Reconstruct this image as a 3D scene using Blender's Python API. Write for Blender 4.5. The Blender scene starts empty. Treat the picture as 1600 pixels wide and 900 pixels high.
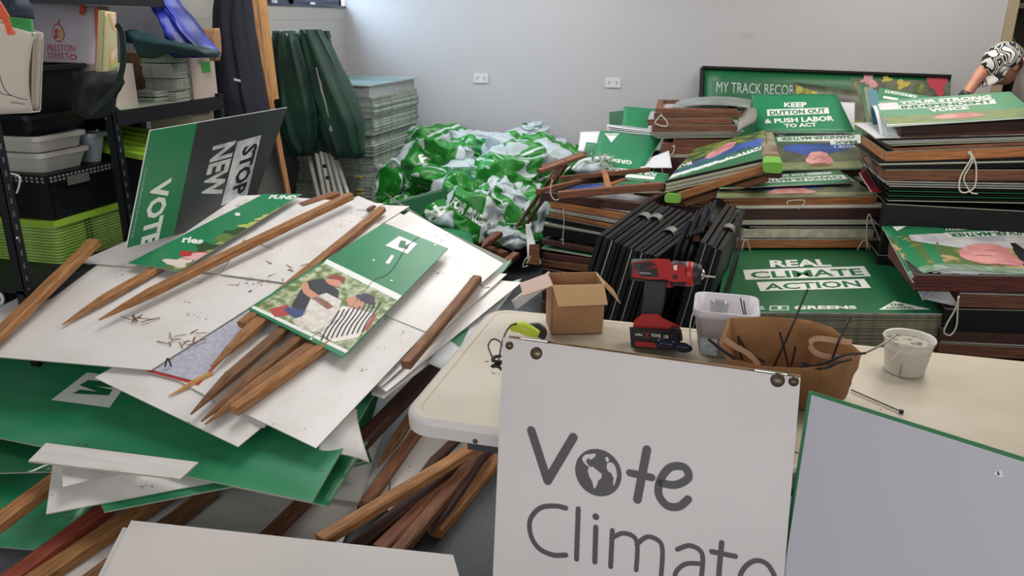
import bpy, bmesh, math, random
import numpy as np
from math import sin, cos, pi, radians, atan2, sqrt
from mathutils import Vector, Matrix, noise
from mathutils.geometry import tessellate_polygon
random.seed(7)
SC = bpy.context.scene
COL = SC.collection
# ---------------------------------------------------------------- camera
FP, PITCH, YAW, ROLL, CH = 1230.0, radians(18.65), radians(14.5), 0.01, 1.6
CF = Vector((-sin(YAW)*cos(PITCH), cos(YAW)*cos(PITCH), -sin(PITCH)))
RH = Vector((cos(YAW), sin(YAW), 0)); UH = RH.cross(CF)
CR = RH*cos(ROLL)+UH*sin(ROLL); CU = UH*cos(ROLL)-RH*sin(ROLL)
CC = Vector((0, 0, CH))
cam = bpy.data.cameras.new('camera'); camo = bpy.data.objects.new('camera', cam); COL.objects.link(camo)
cam.sensor_width = 36; cam.lens = FP/1600*36; cam.clip_start = 0.05
camo.matrix_world = Matrix(((CR.x, CU.x, -CF.x, 0), (CR.y, CU.y, -CF.y, 0), (CR.z, CU.z, -CF.z, CH), (0, 0, 0, 1)))
SC.camera = camo
# ---------------------------------------------------------------- world, lights, exposure
SC.view_settings.view_transform = 'Standard'; SC.view_settings.look = 'None'
SC.view_settings.gamma = 1; SC.view_settings.use_curve_mapping = False
SC.view_settings.exposure = 0.0
w = bpy.data.worlds.new('sky'); SC.world = w; w.use_nodes = True
w.node_tree.nodes['Background'].inputs[0].default_value = (0.96, 0.97, 1.0, 1)
w.node_tree.nodes['Background'].inputs[1].default_value = .95
def area(name, loc, direction, sx, sy, power, col):
    l = bpy.data.lights.new(name, 'AREA'); l.shape = 'RECTANGLE'; l.size = sx; l.size_y = sy; l.energy = power; l.color = col
    o = bpy.data.objects.new(name, l); COL.objects.link(o); o.location = loc
    o.rotation_euler = Vector(direction).to_track_quat('-Z', 'Y').to_euler(); return o
area('window_daylight', (-3.6, 5.45, 2.55), (1, 0.10, -0.30), 1.2, 1.0, 175, (0.62, 0.80, 1.0))
area('rear_fill_light', (-0.6, -2.2, 2.1), (0.0, 1, -0.35), 4.2, 1.6, 58, (1.0, 0.97, 0.94))  # added soft frontal fill from behind the camera, no doorway built there
for cl_ in ((-1.5, 3.0), (-1.5, 5.0), (1.2, 3.0), (1.2, 5.0)): area('ceiling_lamp', (cl_[0], cl_[1], 2.70), (0, 0, -1), 1.2, 1.2, 30, (1.0, 0.97, 0.95) if cl_[0] < 0 else (1.0, 0.92, 0.83))
# ---------------------------------------------------------------- helpers: pixel -> place
def ray(x, y): return CF*FP + CR*(x-800) - CU*(y-450)
def PZ(x, y, z): v = ray(x, y); return CC + v*((z-CH)/v.z)
def PY(x, y, Y): v = ray(x, y); return CC + v*(Y/v.y)
def PX(x, y, X): v = ray(x, y); return CC + v*(X/v.x)
def PP(x, y, p, n):
    v = ray(x, y); return CC + v*((p-CC).dot(n)/v.dot(n))
def PH(x, y, z0, cy, cx=0.0, y0=1.95):      # plane z = z0 + cy (Y-y0) + cx X
    n = Vector((-cx, -cy, 1)); return PP(x, y, Vector((0, y0, z0)), n)
# ---------------------------------------------------------------- materials
def lin(h):
    h = h.lstrip('#'); c = [int(h[i:i+2], 16)/255 for i in (0, 2, 4)]
    return tuple([(x/12.92 if x <= .04045 else ((x+.055)/1.055)**2.4) for x in c]) + (1,)
MATS = {}
def mat(name, col, rough=.5, metal=0, var=None, vscale=6, bump=0, bscale=60, spec=.5, trans=0, emit=0, alpha=1, coord='Object', stretch=(1, 1, 1), specks=0, objvar=0, thr=(.4, .6)):
    if name in MATS: return MATS[name]
    m = bpy.data.materials.new(name); m.use_nodes = True; MATS[name] = m
    nt = m.node_tree; b = nt.nodes['Principled BSDF']; L = nt.links.new
    b.inputs['Roughness'].default_value = rough; b.inputs['Metallic'].default_value = metal
    b.inputs['Specular IOR Level'].default_value = spec
    b.inputs['Transmission Weight'].default_value = trans; b.inputs['Alpha'].default_value = alpha
    c = lin(col); b.inputs['Base Color'].default_value = c
    out = None
    tc = nt.nodes.new('ShaderNodeTexCoord'); mp = nt.nodes.new('ShaderNodeMapping'); mp.inputs['Scale'].default_value = stretch
    L(tc.outputs[coord], mp.inputs[0])
    if var:
        n = nt.nodes.new('ShaderNodeTexNoise'); n.inputs['Scale'].default_value = vscale; n.inputs['Detail'].default_value = 5
        L(mp.outputs[0], n.inputs['Vector'])
        r = nt.nodes.new('ShaderNodeValToRGB'); r.color_ramp.elements[0].position = thr[0]; r.color_ramp.elements[1].position = thr[1]
        r.color_ramp.elements[0].color = c; r.color_ramp.elements[1].color = lin(var)
        L(n.outputs[0], r.inputs[0]); out = r.outputs[0]
    if specks:
        n = nt.nodes.new('ShaderNodeTexNoise'); n.inputs['Scale'].default_value = 38; n.inputs['Detail'].default_value = 3; n.inputs['Distortion'].default_value = .8
        L(mp.outputs[0], n.inputs['Vector'])
        n2 = nt.nodes.new('ShaderNodeTexNoise'); n2.inputs['Scale'].default_value = 4; L(mp.outputs[0], n2.inputs['Vector'])
        mm = nt.nodes.new('ShaderNodeMath'); mm.operation = 'MULTIPLY'; L(n.outputs[0], mm.inputs[0]); L(n2.outputs[0], mm.inputs[1])
        r = nt.nodes.new('ShaderNodeMapRange'); r.inputs[1].default_value = specks; r.inputs[2].default_value = specks+.01; L(mm.outputs[0], r.inputs[0])
        mx = nt.nodes.new('ShaderNodeMix'); mx.data_type = 'RGBA'; L(r.outputs[0], mx.inputs[0])
        if out: L(out, mx.inputs[6])
        else: mx.inputs[6].default_value = c
        mx.inputs[7].default_value = lin('5d5146'); out = mx.outputs[2]
    if objvar:
        oi = nt.nodes.new('ShaderNodeObjectInfo'); hs = nt.nodes.new('ShaderNodeHueSaturation')
        mr = nt.nodes.new('ShaderNodeMapRange'); mr.inputs[3].default_value = 1-objvar; mr.inputs[4].default_value = 1+objvar
        L(oi.outputs['Random'], mr.inputs[0]); L(mr.outputs[0], hs.inputs['Value'])
        if out: L(out, hs.inputs['Color'])
        else: hs.inputs['Color'].default_value = c
        out = hs.outputs[0]
    if out: L(out, b.inputs['Base Color'])
    if bump:
        n = nt.nodes.new('ShaderNodeTexNoise'); n.inputs['Scale'].default_value = bscale; n.inputs['Detail'].default_value = 4; L(mp.outputs[0], n.inputs['Vector'])
        bp = nt.nodes.new('ShaderNodeBump'); bp.inputs['Strength'].default_value = bump; bp.inputs['Distance'].default_value = .01; L(n.outputs[0], bp.inputs['Height']); L(bp.outputs[0], b.inputs['Normal'])
    if emit:
        b.inputs['Emission Color'].default_value = c; b.inputs['Emission Strength'].default_value = emit
    return m
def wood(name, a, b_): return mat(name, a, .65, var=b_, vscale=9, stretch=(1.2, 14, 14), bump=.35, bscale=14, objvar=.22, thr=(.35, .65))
WHITE = mat('white_corflute', 'dcd9d8', .30, var='d4d0cd', vscale=2.5, specks=.425, coord='Generated', stretch=(1.5, 2, 1))
WHITE2 = mat('clean_white_sheet', 'd9dade', .35)
EDGE = mat('fluted_edge', 'a9a795', .6)
GREEN = mat('printed_green', '25794f', .34, var='287f54', vscale=3)
GREEND = mat('printed_dark_green', '195a38', .38)
GREENB = mat('muddy_green', '2a8257', .30, var='43906b', vscale=2.2, specks=.415, coord='Generated', stretch=(1.5, 2, 1))
INKW = mat('print_white', 'e4e6e3', .4)
INKG = mat('print_green', '1f6b42', .4)
INKK = mat('print_black', '23222a', .4)
INKP = mat('vinyl_lettering', '39343b', .45)
BLUE = mat('print_blue_shirt', '3555a5', .4, var='20366f', vscale=7)
SKIN = mat('print_skin', 'd49a96', .4, var='b9777b', vscale=9)
FOL = mat('print_foliage', '35502a', .4, var='7f8f3a', vscale=14, thr=(.45, .62))
FOL2 = mat('print_dark_foliage', '3c4038', .4, var='62684a', vscale=9)
REDP = mat('print_red', 'b32a3c', .4)
PALE = mat('print_pale', 'cfd0cf', .4, var='a9acb4', vscale=12)
TEAL = mat('print_teal', '2f7b8c', .35)
BLACK = mat('black_coreboard', '101114', .5, spec=.3)
BLACKM = mat('black_steel', '15181e', .5, metal=.1, spec=.3)
BLACKP = mat('black_plastic', '12141a', .4, spec=.35)
TIM = wood('brown_timber', '855439', '5f3b28')
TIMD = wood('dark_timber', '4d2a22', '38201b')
TIMO = wood('orange_timber', 'a8703f', '875430')
STK = wood('stake_timber', 'ae7d4d', '83552f')
STKD = wood('weathered_stake_timber', '8f6541', '64442b')
PINE = wood('pine_timber', 'c99a63', 'b07f4a')
STRING = mat('string_cotton', 'cdc8ba', .8)
STEEL = mat('bright_steel', 'b8b8b4', .3, metal=.9)
WIRE = mat('grey_wire', '6c6c68', .4, metal=.7)
# ---------------------------------------------------------------- helpers: objects
def tag(o, label=None, cat=None, group=None, kind=None):
    if label: o['label'] = label
    if cat: o['category'] = cat
    if group: o['group'] = group
    if kind: o['kind'] = kind
    return o
def mesh(name, vs, fs, m, parent=None, fm=None, smooth=False, M=None):
    """vs in world space (or in the frame M); origin goes to the base of the shape"""
    ml = m if isinstance(m, (list, tuple)) else [m]
    A = np.array([tuple(v) for v in vs], dtype=float)
    if M is None:
        o0 = Vector(((A[:, 0].min()+A[:, 0].max())/2, (A[:, 1].min()+A[:, 1].max())/2, A[:, 2].min()))
        A = A - np.array(o0); M = Matrix.Translation(o0)
    me = bpy.data.meshes.new(name); me.from_pydata(A.tolist(), [], [list(f) for f in fs])
    for x in ml: me.materials.append(x)
    if fm: me.polygons.foreach_set('material_index', fm)
    if smooth: me.polygons.foreach_set('use_smooth', [True]*len(me.polygons))
    me.validate(); me.update()
    o = bpy.data.objects.new(name, me); COL.objects.link(o)
    o.matrix_world = M
    if parent: attach(o, parent)
    return o
def wm(o):
    M = o.matrix_basis.copy()
    if o.parent: M = wm(o.parent) @ M
    return M
def attach(o, parent):
    M = o.matrix_basis.copy(); P = wm(parent)
    o.parent = parent; o.matrix_parent_inverse = Matrix.Identity(4); o.matrix_basis = P.inverted() @ M
def empty(name, loc, label, cat, group=None, rz=0):
    o = bpy.data.objects.new(name, None); COL.objects.link(o); o.location = loc; o.rotation_euler = (0, 0, rz); o.empty_display_size = .05
    o.matrix_basis = Matrix.Translation(Vector(loc)) @ Matrix.Rotation(rz, 4, 'Z')
    return tag(o, label, cat, group)
class MB:
    def __init__(s): s.v = []; s.f = []; s.m = []
    def add(s, vs, fs, mi=0):
        n = len(s.v); s.v += [Vector(v) for v in vs]; s.f += [[i+n for i in f] for f in fs]; s.m += [mi]*len(fs); return s
    def hexa(s, p, mi=0):   # p: 4 bottom + 4 top
        return s.add(p, [(3, 2, 1, 0), (4, 5, 6, 7), (0, 1, 5, 4), (1, 2, 6, 5), (2, 3, 7, 6), (3, 0, 4, 7)], mi)
    def box(s, a, b, mi=0):
        (x0, y0, z0), (x1, y1, z1) = a, b
        return s.hexa([(x0, y0, z0), (x1, y0, z0), (x1, y1, z0), (x0, y1, z0), (x0, y0, z1), (x1, y0, z1), (x1, y1, z1), (x0, y1, z1)], mi)
    def bar(s, p, q, w, h, up=Vector((0, 0, 1)), mi=0, tip=0):
        p = Vector(p); q = Vector(q); d = (q-p).normalized(); sd = d.cross(up).normalized(); u = sd.cross(d)
        def ring(c, k=1): return [c-sd*w/2*k-u*h/2*k, c+sd*w/2*k-u*h/2*k, c+sd*w/2*k+u*h/2*k, c-sd*w/2*k+u*h/2*k]
        if tip:
            r0 = ring(p, .12); r1 = ring(p+d*tip); r2 = ring(q)
            return s.add(r0+r1+r2, [(3, 2, 1, 0), (8, 9, 10, 11)]+[(a, (a+1) % 4, (a+1) % 4+4, a+4) for a in range(4)]+[(a+4, (a+1) % 4+4, (a+1) % 4+8, a+8) for a in range(4)], mi)
        return s.hexa(ring(p)+ring(q), mi) if False else s.add(ring(p)+ring(q), [(3, 2, 1, 0), (4, 5, 6, 7)]+[(a, (a+1) % 4, (a+1) % 4+4, a+4) for a in range(4)], mi)
    def tube(s, pts, r, n=8, mi=0, close=False, caps=True):
        pts = [Vector(p) for p in pts]; N = len(pts); base = len(s.v); ref = None
        rr = r if isinstance(r, (list, tuple)) else [r]*N
        for i, p in enumerate(pts):
            a = pts[(i-1) % N] if (i or close) else p; b = pts[(i+1) % N] if (i < N-1 or close) else p
            d = (b-a).normalized()
            if ref is None: ref = d.orthogonal().normalized()
            ref = (ref-d*ref.dot(d)); ref = ref.normalized() if ref.length > 1e-6 else d.orthogonal().normalized()
            o = d.cross(ref)
            s.v += [p+(ref*cos(2*pi*k/n)+o*sin(2*pi*k/n))*rr[i] for k in range(n)]
        for i in range(N if close else N-1):
            for k in range(n):
                a = base+i*n; b = base+((i+1) % N)*n
                s.f.append([a+k, a+(k+1) % n, b+(k+1) % n, b+k]); s.m.append(mi)
        if not close and caps:
            s.f.append([base+k for k in range(n)][::-1]); s.f.append([base+(N-1)*n+k for k in range(n)]); s.m += [mi, mi]
        return s
    def lathe(s, prof, c, n=24, mi=0, M=None):  # prof: (r, z)
        base = len(s.v); c = Vector(c)
        for r, z in prof:
            for k in range(n):
                p = Vector((r*cos(2*pi*k/n), r*sin(2*pi*k/n), z)); p = (M @ p) if M else p; s.v.append(c+p)
        for i in range(len(prof)-1):
            for k in range(n):
                a = base+i*n; b = a+n
                s.f.append([a+k, a+(k+1) % n, b+(k+1) % n, b+k]); s.m.append(mi)
        return s
    def build(s, name, m, parent=None, smooth=False, M=None): return mesh(name, s.v, s.f, m, parent, s.m, smooth, M)
def smoothpts(pts, k=5):
    pts = [Vector(p) for p in pts]; out = []
    for i in range(len(pts)-1):
        p0 = pts[max(i-1, 0)]; p1 = pts[i]; p2 = pts[i+1]; p3 = pts[min(i+2, len(pts)-1)]
        for j in range(k):
            t = j/k; out.append(.5*((2*p1)+(p2-p0)*t+(2*p0-5*p1+4*p2-p3)*t*t+(3*p1-p0-3*p2+p3)*t**3))
    return out+[pts[-1]]
def rope(name, pts, r, m, parent=None, k=5, n=6):
    return MB().tube(smoothpts(pts, k), r, n).build(name, m, parent, True)
def beam(name, p, q, w, h, m, label=None, cat=None, group=None, parent=None, tip=0, up=Vector((0, 0, 1)), rough=0):
    """timber along its own local X so the grain follows it"""
    p = Vector(p); q = Vector(q); d = (q-p); Ln = d.length; d.normalize(); sd = up.cross(d).normalized(); u = d.cross(sd)
    M = Matrix(((d.x, sd.x, u.x, p.x), (d.y, sd.y, u.y, p.y), (d.z, sd.z, u.z, p.z), (0, 0, 0, 1)))
    xs = [0] + ([tip*.5, tip] if tip else []) + [Ln*.35, Ln*.7, Ln]; xs = sorted(xs); vs = []; fs = []; c = w*.12
    for i, x in enumerate(xs):
        k = 1.0
        if tip and x < tip-1e-6: k = .14+.86*(x/tip)**.8
        jx = random.uniform(-rough, rough) if 0 < i < len(xs)-1 else 0; jy = random.uniform(-rough, rough)
        a, b = w/2*k, h/2*k; cc = c*k; off = -h/2*(1-k)*.6
        vs += [(x, y+jx, z+jy+off) for y, z in ((-a, -b+cc), (-a+cc, -b), (a-cc, -b), (a, -b+cc), (a, b-cc), (a-cc, b), (-a+cc, b), (-a, b-cc))]
    n = 8
    for i in range(len(xs)-1):
        for k in range(n): fs.append((i*n+k, i*n+(k+1) % n, (i+1)*n+(k+1) % n, (i+1)*n+k))
    fs.append(tuple(range(n))[::-1]); fs.append(tuple((len(xs)-1)*n+k for k in range(n)))
    o = mesh(name, vs, fs, m, parent, M=M)
    if label: tag(o, label, cat, group)
    return o
# ---- lettering
_tc = {}
def glyphs(s, bold=.02, res=2):
    k = (s, bold)
    if k in _tc: return _tc[k]
    cu = bpy.data.curves.new('t', 'FONT'); cu.body = s; cu.offset = bold; cu.resolution_u = res; cu.fill_mode = 'BOTH'
    o = bpy.data.objects.new('t', cu); COL.objects.link(o)
    bpy.context.view_layer.update()
    me = bpy.data.meshes.new_from_object(o.evaluated_get(bpy.context.evaluated_depsgraph_get()))
    vs = [tuple(v.co[:2]) for v in me.vertices]; fs = [tuple(p.vertices) for p in me.polygons]
    bpy.data.objects.remove(o); bpy.data.curves.remove(cu); bpy.data.meshes.remove(me)
    x0 = min(v[0] for v in vs); x1 = max(v[0] for v in vs); y0 = min(v[1] for v in vs); y1 = max(v[1] for v in vs)
    vs = [((x-x0)/(x1-x0), (y-y0)/(y1-y0)) for x, y in vs]
    _tc[k] = (vs, fs); return _tc[k]
def txt(s, u, v, wd, ht, m=INKW, rot=0, bold=.02, lift=3, W=1, H=1):
    """lettering centred at (u,v) metres on the sheet, wd x ht metres, rot degrees clockwise"""
    vs, fs = glyphs(s, bold); r = radians(rot); out = []
    for x, y in vs:
        a = (x-.5)*wd; b = (.5-y)*ht; out.append((u+a*cos(r)-b*sin(r), v+a*sin(r)+b*cos(r)))
    return ('mesh', m, out, fs, lift)
def wq(C4, s, q, m=INKW, bold=.04, lift=3):
    """lettering filling a quad on sheet C4 given where its corners show"""
    a, b, c, d = shp(C4, q); vs, fs = glyphs(s, bold); out = []
    for x, y in vs:
        v = 1-y; out.append(tuple((a[i]*(1-x)+b[i]*x)*(1-v)+(d[i]*(1-x)+c[i]*x)*v for i in (0, 1)))
    return ('mesh', m, out, fs, lift)
def pol(m, pts, lift=1): return ('pol', m, pts, None, lift)
def rct(m, u0, v0, u1, v1, lift=1): return pol(m, [(u0, v0), (u1, v0), (u1, v1), (u0, v1)], lift)
def blob(m, u, v, ru, rv, lift=2, n=20, wob=.12, rot=0, sd=0):
    r = radians(rot); out = []
    for k in range(n):
        t = 2*pi*k/n; q = 1+wob*sin(3*t+sd)+wob*.6*sin(5*t+2*sd); a = ru*q*cos(t); b = rv*q*sin(t)
        out.append((u+a*cos(r)-b*sin(r), v+a*sin(r)+b*cos(r)))
    return pol(m, out, lift)
def sheet(name, C4, t, m, label=None, cat=None, group=None, parent=None, bow=(0, 0), prints=None, nu=None, nv=None, edge=None, back=None, fn=None, unit=True, pname='printed_graphic'):
    """C4: corners top-left, top-right, bottom-right, bottom-left seen from the printed side. prints in metres (u right, v down)"""
    A, B, D, E = [Vector(c) for c in C4]
    W = ((B-A).length+(D-E).length)/2; H = ((E-A).length+(D-B).length)/2
    n = (E-A).cross(B-A).normalized()
    if n.dot(CC-A) < 0: n = -n
    curved = bool(bow[0] or bow[1] or fn) or abs((D-A).dot((E-A).cross(B-A).normalized())) > .0025
    nu = nu or (10 if curved else 1); nv = nv or (10 if curved else 1)
    def S(u, v):
        p = (A*(1-u)+B*u)*(1-v)+(E*(1-u)+D*u)*v
        k = bow[0]*(4*u*(1-u)) + bow[1]*(4*v*(1-v))
        if fn: k += fn(u, v)
        return p+n*k
    vs = []; fs = []; fmi = []
    for j in range(nv+1):
        for i in range(nu+1): vs.append(S(i/nu, j/nv))
    N = len(vs); vs += [v-n*t for v in vs]; w_ = nu+1
    for j in range(nv):
        for i in range(nu):
            a = j*w_+i; fs.append((a, a+w_, a+w_+1, a+1)); fmi.append(0); fs.append((a+N, a+1+N, a+w_+1+N, a+w_+N)); fmi.append(2)
    for i in range(nu):
        a = i; fs.append((a, a+1, a+1+N, a+N)); fmi.append(1); a = nv*w_+i; fs.append((a, a+N, a+1+N, a+1)); fmi.append(1)
    for j in range(nv):
        a = j*w_; fs.append((a, a+N, a+w_+N, a+w_)); fmi.append(1); a = j*w_+nu; fs.append((a, a+w_, a+w_+N, a+N)); fmi.append(1)
    o = mesh(name, vs, fs, [m, edge or EDGE, back or m], parent, fmi, smooth=False)
    if curved:
        me = o.data; me.polygons.foreach_set('use_smooth', [q != 1 for q in fmi])
    if label: tag(o, label, cat, group)
    if prints:
        pv = []; pf = []; pm = []; ml = []
        for kind, pmat, pts, pfs, lift in prints:
            if pmat not in ml: ml.append(pmat)
            mi = ml.index(pmat)
            if kind == 'pol':
                tri = tessellate_polygon([[Vector((a, b, 0)) for a, b in pts]])
                q = list(pts); tf = [tuple(x) for x in tri]
            else: q = pts; tf = pfs
            if curved:
                bm = bmesh.new(); bv = [bm.verts.new((a, b, 0)) for a, b in q]
                for f_ in tf:
                    try: bm.faces.new([bv[i] for i in f_])
                    except ValueError: pass
                mxl = max(W/nu, H/nv)*1.2
                for _ in range(4):
                    ed = [e for e in bm.edges if e.calc_length() > mxl]
                    if not ed: break
                    bmesh.ops.subdivide_edges(bm, edges=ed, cuts=1); bmesh.ops.triangulate(bm, faces=bm.faces[:])
                bm.verts.index_update(); q = [(v.co.x, v.co.y) for v in bm.verts]; tf = [tuple(v.index for v in f_.verts) for f_ in bm.faces]; bm.free()
            b0 = len(pv)
            for a, b in q:
                uu = min(max(a/W, 0), 1); vv = min(max(b/H, 0), 1)
                pv.append(S(uu, vv)+n*(.0004*lift+(.0006 if curved else 0)))
            for f_ in tf: pf.append([i+b0 for i in f_]); pm.append(mi)
        po = mesh(pname, pv, pf, ml, o, pm)
    return o
def tub(mb, x0, x1, y0, y1, z0, z1, taper=.03, th=.006, mi=0, lip=.012, ang=0):
    """open-topped tapered container, rim turned out"""
    def ring(x0, x1, y0, y1, z, r=.03, n=4):
        out = []; r = min(r, (x1-x0)/2-.001, (y1-y0)/2-.001)
        for cx, cy, a0 in ((x1-r, y1-r, 0), (x0+r, y1-r, 90), (x0+r, y0+r, 180), (x1-r, y0+r, 270)):
            for k in range(n+1):
                a = radians(a0+90*k/n); out.append(Vector((cx+r*cos(a), cy+r*sin(a), z)))
        return out
    t = taper; rs = [ring(x0+t, x1-t, y0+t, y1-t, z0), ring(x0, x1, y0, y1, z1-.02), ring(x0-lip, x1+lip, y0-lip, y1+lip, z1-.018), ring(x0-lip, x1+lip, y0-lip, y1+lip, z1),
          ring(x0+th, x1-th, y0+th, y1-th, z1), ring(x0+t+th, x1-t-th, y0+t+th, y1-t-th, z0+th)]
    n = len(rs[0]); b = len(mb.v)
    for r_ in rs: mb.v += r_
    for i in range(len(rs)-1):
        for k in range(n): mb.f.append([b+i*n+k, b+i*n+(k+1) % n, b+(i+1)*n+(k+1) % n, b+(i+1)*n+k]); mb.m.append(mi)
    mb.f.append([b+k for k in range(n)][::-1]); mb.f.append([b+(len(rs)-1)*n+k for k in range(n)]); mb.m += [mi, mi]
    return mb
def loft(name, rows, m, parent=None, nseg=28, folds=(.012, 7), seed=0, creep=0, squash=1, smooth=True, sharp=False):
    """rows: (left point, right point, half depth); closed cloth-like volume with vertical folds"""
    vs = []; fs = []
    for i, (l, r_, dp) in enumerate(rows):
        l = Vector(l); r_ = Vector(r_); c = (l+r_)/2; ax = (r_-l)/2; dn = ax.normalized().cross(Vector((0, 0, 1))).normalized()
        for k in range(nseg):
            t = 2*pi*k/nseg; e = .75
            cx = abs(cos(t))**e*(1 if cos(t) > 0 else -1); sy = abs(sin(t))**e*(1 if sin(t) > 0 else -1)
            f_ = folds[0]*(sin(folds[1]*t+seed+i*creep)+.5*sin(folds[1]*1.7*t+seed*2+i*.4))
            nz = folds[0]*.8*noise.noise(Vector((k*.5+seed*9, i*.8, seed)))
            vs.append(c+ax*cx*(1+f_*.5)+dn*(dp*sy+f_+nz))
    n = nseg
    for i in range(len(rows)-1):
        for k in range(n): fs.append((i*n+k, i*n+(k+1) % n, (i+1)*n+(k+1) % n, (i+1)*n+k))
    fs.append(tuple(range(n))[::-1]); fs.append(tuple((len(rows)-1)*n+k for k in range(n)))
    return mesh(name, vs, fs, m, parent, smooth=smooth)
def rowsY(data, Y, k=3):   # data: (xl, xr, y, depth[, Y])
    out = []
    for i in range(len(data)-1):
        a = data[i]; b = data[i+1]
        for j in range(k):
            t = j/k; q = [a[z]*(1-t)+b[z]*t for z in range(4)]; out.append((PY(q[0], q[2], Y), PY(q[1], q[2], Y), q[3]))
    q = data[-1]; out.append((PY(q[0], q[2], Y), PY(q[1], q[2], Y), q[3])); return out
ORD = ['topmost', 'second', 'third', 'fourth', 'fifth', 'sixth', 'seventh', 'eighth', 'ninth', 'tenth', 'eleventh', 'twelfth', 'thirteenth', 'fourteenth', 'fifteenth', 'sixteenth', 'seventeenth', 'eighteenth', 'nineteenth', 'twentieth']
# ================================================================ SETTING
XL, YB, XR, ZC = -3.07, 6.3, 3.6, 2.75
WALLM = mat('wall_paint', 'b9b8ba', .6, bump=.04, bscale=90)
BLOCK = mat('painted_block', 'b0ada8', .6, bump=.08, bscale=60)
FLOORM = mat('floor_carpet', '55585c', .9, var='64676c', vscale=120, bump=.2, bscale=300, thr=(.35, .65))
def struct(name, mb, m, parent=None):
    o = mb.build(name, m, parent)
    if not parent: o['kind'] = 'structure'
    return o
struct('floor', MB().box((XL-.2, -2.5, -.1), (XR+.2, 8.3, 0)), FLOORM)
struct('ceiling', MB().box((XL-.2, -2.5, ZC), (XR+.2, 8.3, ZC+.1)), mat('ceiling_paint', 'c9c9c6', .8))
struct('wall_back', MB().box((XL, YB, 0), (1.80, YB+.15, ZC)), WALLM)
struct('wall_right', MB().box((XR, -2.5, 0), (XR+.15, 8.3, ZC)), WALLM)
struct('wall_recess', MB().box((1.90, 8.0, 0), (XR, 8.15, ZC)), mat('recess_paint', '6a665c', .7))
# left wall with a window next to the corner
wy0, wy1, wz0, wz1 = 4.86, YB-.01, 1.70, 2.45
lw = empty('wall_left', (XL, 0, 0), None, None); lw['kind'] = 'structure'
MB().box((XL-.15, -2.5, 0), (XL, wy0, ZC)).box((XL-.15, wy0, 0), (XL, YB+.15, wz0)).box((XL-.15, wy0, wz1), (XL, YB+.15, ZC)).build('wall_face', BLOCK, lw)
jm = mat('mortar_line', '8f8d89', .8)
mb = MB()
for k in range(1, 9): mb.box((XL-.001, -1, k*.2-.0015), (XL+.0006, 6.3, k*.2+.0015))
mb.build('mortar_joint', jm, lw)
struct('trim_1', MB().box((XL, 4.72, 0), (XL+.02, 4.80, ZC)), BLOCK)
FR = mat('window_frame_paint', '2b2f45', .4)
wn = empty('window_1', (XL-.08, (wy0+wy1)/2, wz0), None, None); wn['kind'] = 'structure'
for a, b in (((XL-.09, wy0, wz0), (XL-.03, wy1, wz0+.055)), ((XL-.09, wy0, wz1-.04), (XL-.03, wy1, wz1)), ((XL-.09, wy0, wz0), (XL-.03, wy0+.03, wz1)), ((XL-.09, wy1-.03, wz0), (XL-.03, wy1, wz1)), ((XL-.09, 5.45, wz0), (XL-.03, 5.52, wz1))):
    MB().box(a, b).build('frame_bar', FR, wn)
GL = mat('window_glass', 'ffffff', .0, trans=1)
GL.node_tree.nodes['Principled BSDF'].inputs['IOR'].default_value = 1.01
MB().box((XL-.065, wy0+.03, wz0+.05), (XL-.06, wy1-.03, wz1-.04)).build('pane', GL, wn)
MB().box((XL-.03, wy0, wz0-.002), (XL+.012, wy1, wz0+.012)).build('sill', FR, wn)
for yy in (5.2, 5.75): MB().box((XL-.02, yy, wz0+.012), (XL+.008, yy+.03, wz0+.03)).build('latch', INKW, wn)
MB().box((XL-1.6, 3.5, 1.2), (XL-1.5, 7.5, 2.3)).build('wall_outside', mat('outside_hedge', 'c6cf9e', .9, var='a3b88c', vscale=3)).__setitem__('kind', 'structure')
bpy.data.objects['wall_outside'].name = 'wall_neighbour'
# opening at the right with a door frame
CRM = mat('cream_door_trim', 'a8987a', .5)
struct('trim_2', MB().box((1.80, YB-.03, 0), (1.862, YB+.16, ZC)), CRM)
dk = mat('dark_cupboard', '3d352b', .6); dkb = mat('dark_blue_cupboard', '141f33', .5)
struct('wall_side', MB().box((1.862, YB+.16, 0), (1.90, 8.1, ZC)), dk)
cp = empty('cupboard', (2.75, 7.6, 0), 'dark open cupboard with a cream shelf beyond the cream door trim', 'cupboard')
MB().box((2.0, 7.5, 0), (3.5, 8.0, .05)).box((2.0, 7.5, 0), (2.04, 8, 2.6)).box((3.46, 7.5, 0), (3.5, 8, 2.6)).box((2.0, 7.96, 0), (3.5, 8.0, 2.6)).build('carcass', dk, cp)
MB().box((2.04, 7.5, 1.745), (3.46, 7.95, 1.785)).build('shelf', CRM, cp)
MB().box((2.04, 7.6, 1.79), (3.46, 7.7, 2.5)).build('panel', dkb, cp)
# bright green item standing in the cupboard
mb = MB()
for i in range(26):
    a = random.uniform(0, 2*pi); c = Vector((2.33, 7.42, 1.22)); L_ = random.uniform(.15, .3)
    p = c+Vector((cos(a)*.03, sin(a)*.03, 0)); q = c+Vector((cos(a)*L_*.8, sin(a)*L_*.5, L_*1.1)); s_ = Vector((-sin(a), cos(a), 0))*.03
    m_ = (p+q)/2+Vector((0, 0, .04)); mb.add([p, m_-s_, q, m_+s_], [(0, 1, 2, 3)])
pl = empty('potted_plant', (2.33, 7.42, .9), 'lime leafy plant at the right edge behind the patterned cap', 'plant')
mb.build('foliage', mat('lime_leaf', '8fae1e', .5), pl)
MB().lathe([(.0, 0), (.09, 0), (.12, .3), (.11, .3), (.0, .28)], (2.33, 7.42, .92), 16).build('pot', dk, pl)
struct('trim_3', MB().box((2.1, 7.2, 0), (2.6, 7.6, .92)), dk)
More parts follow.
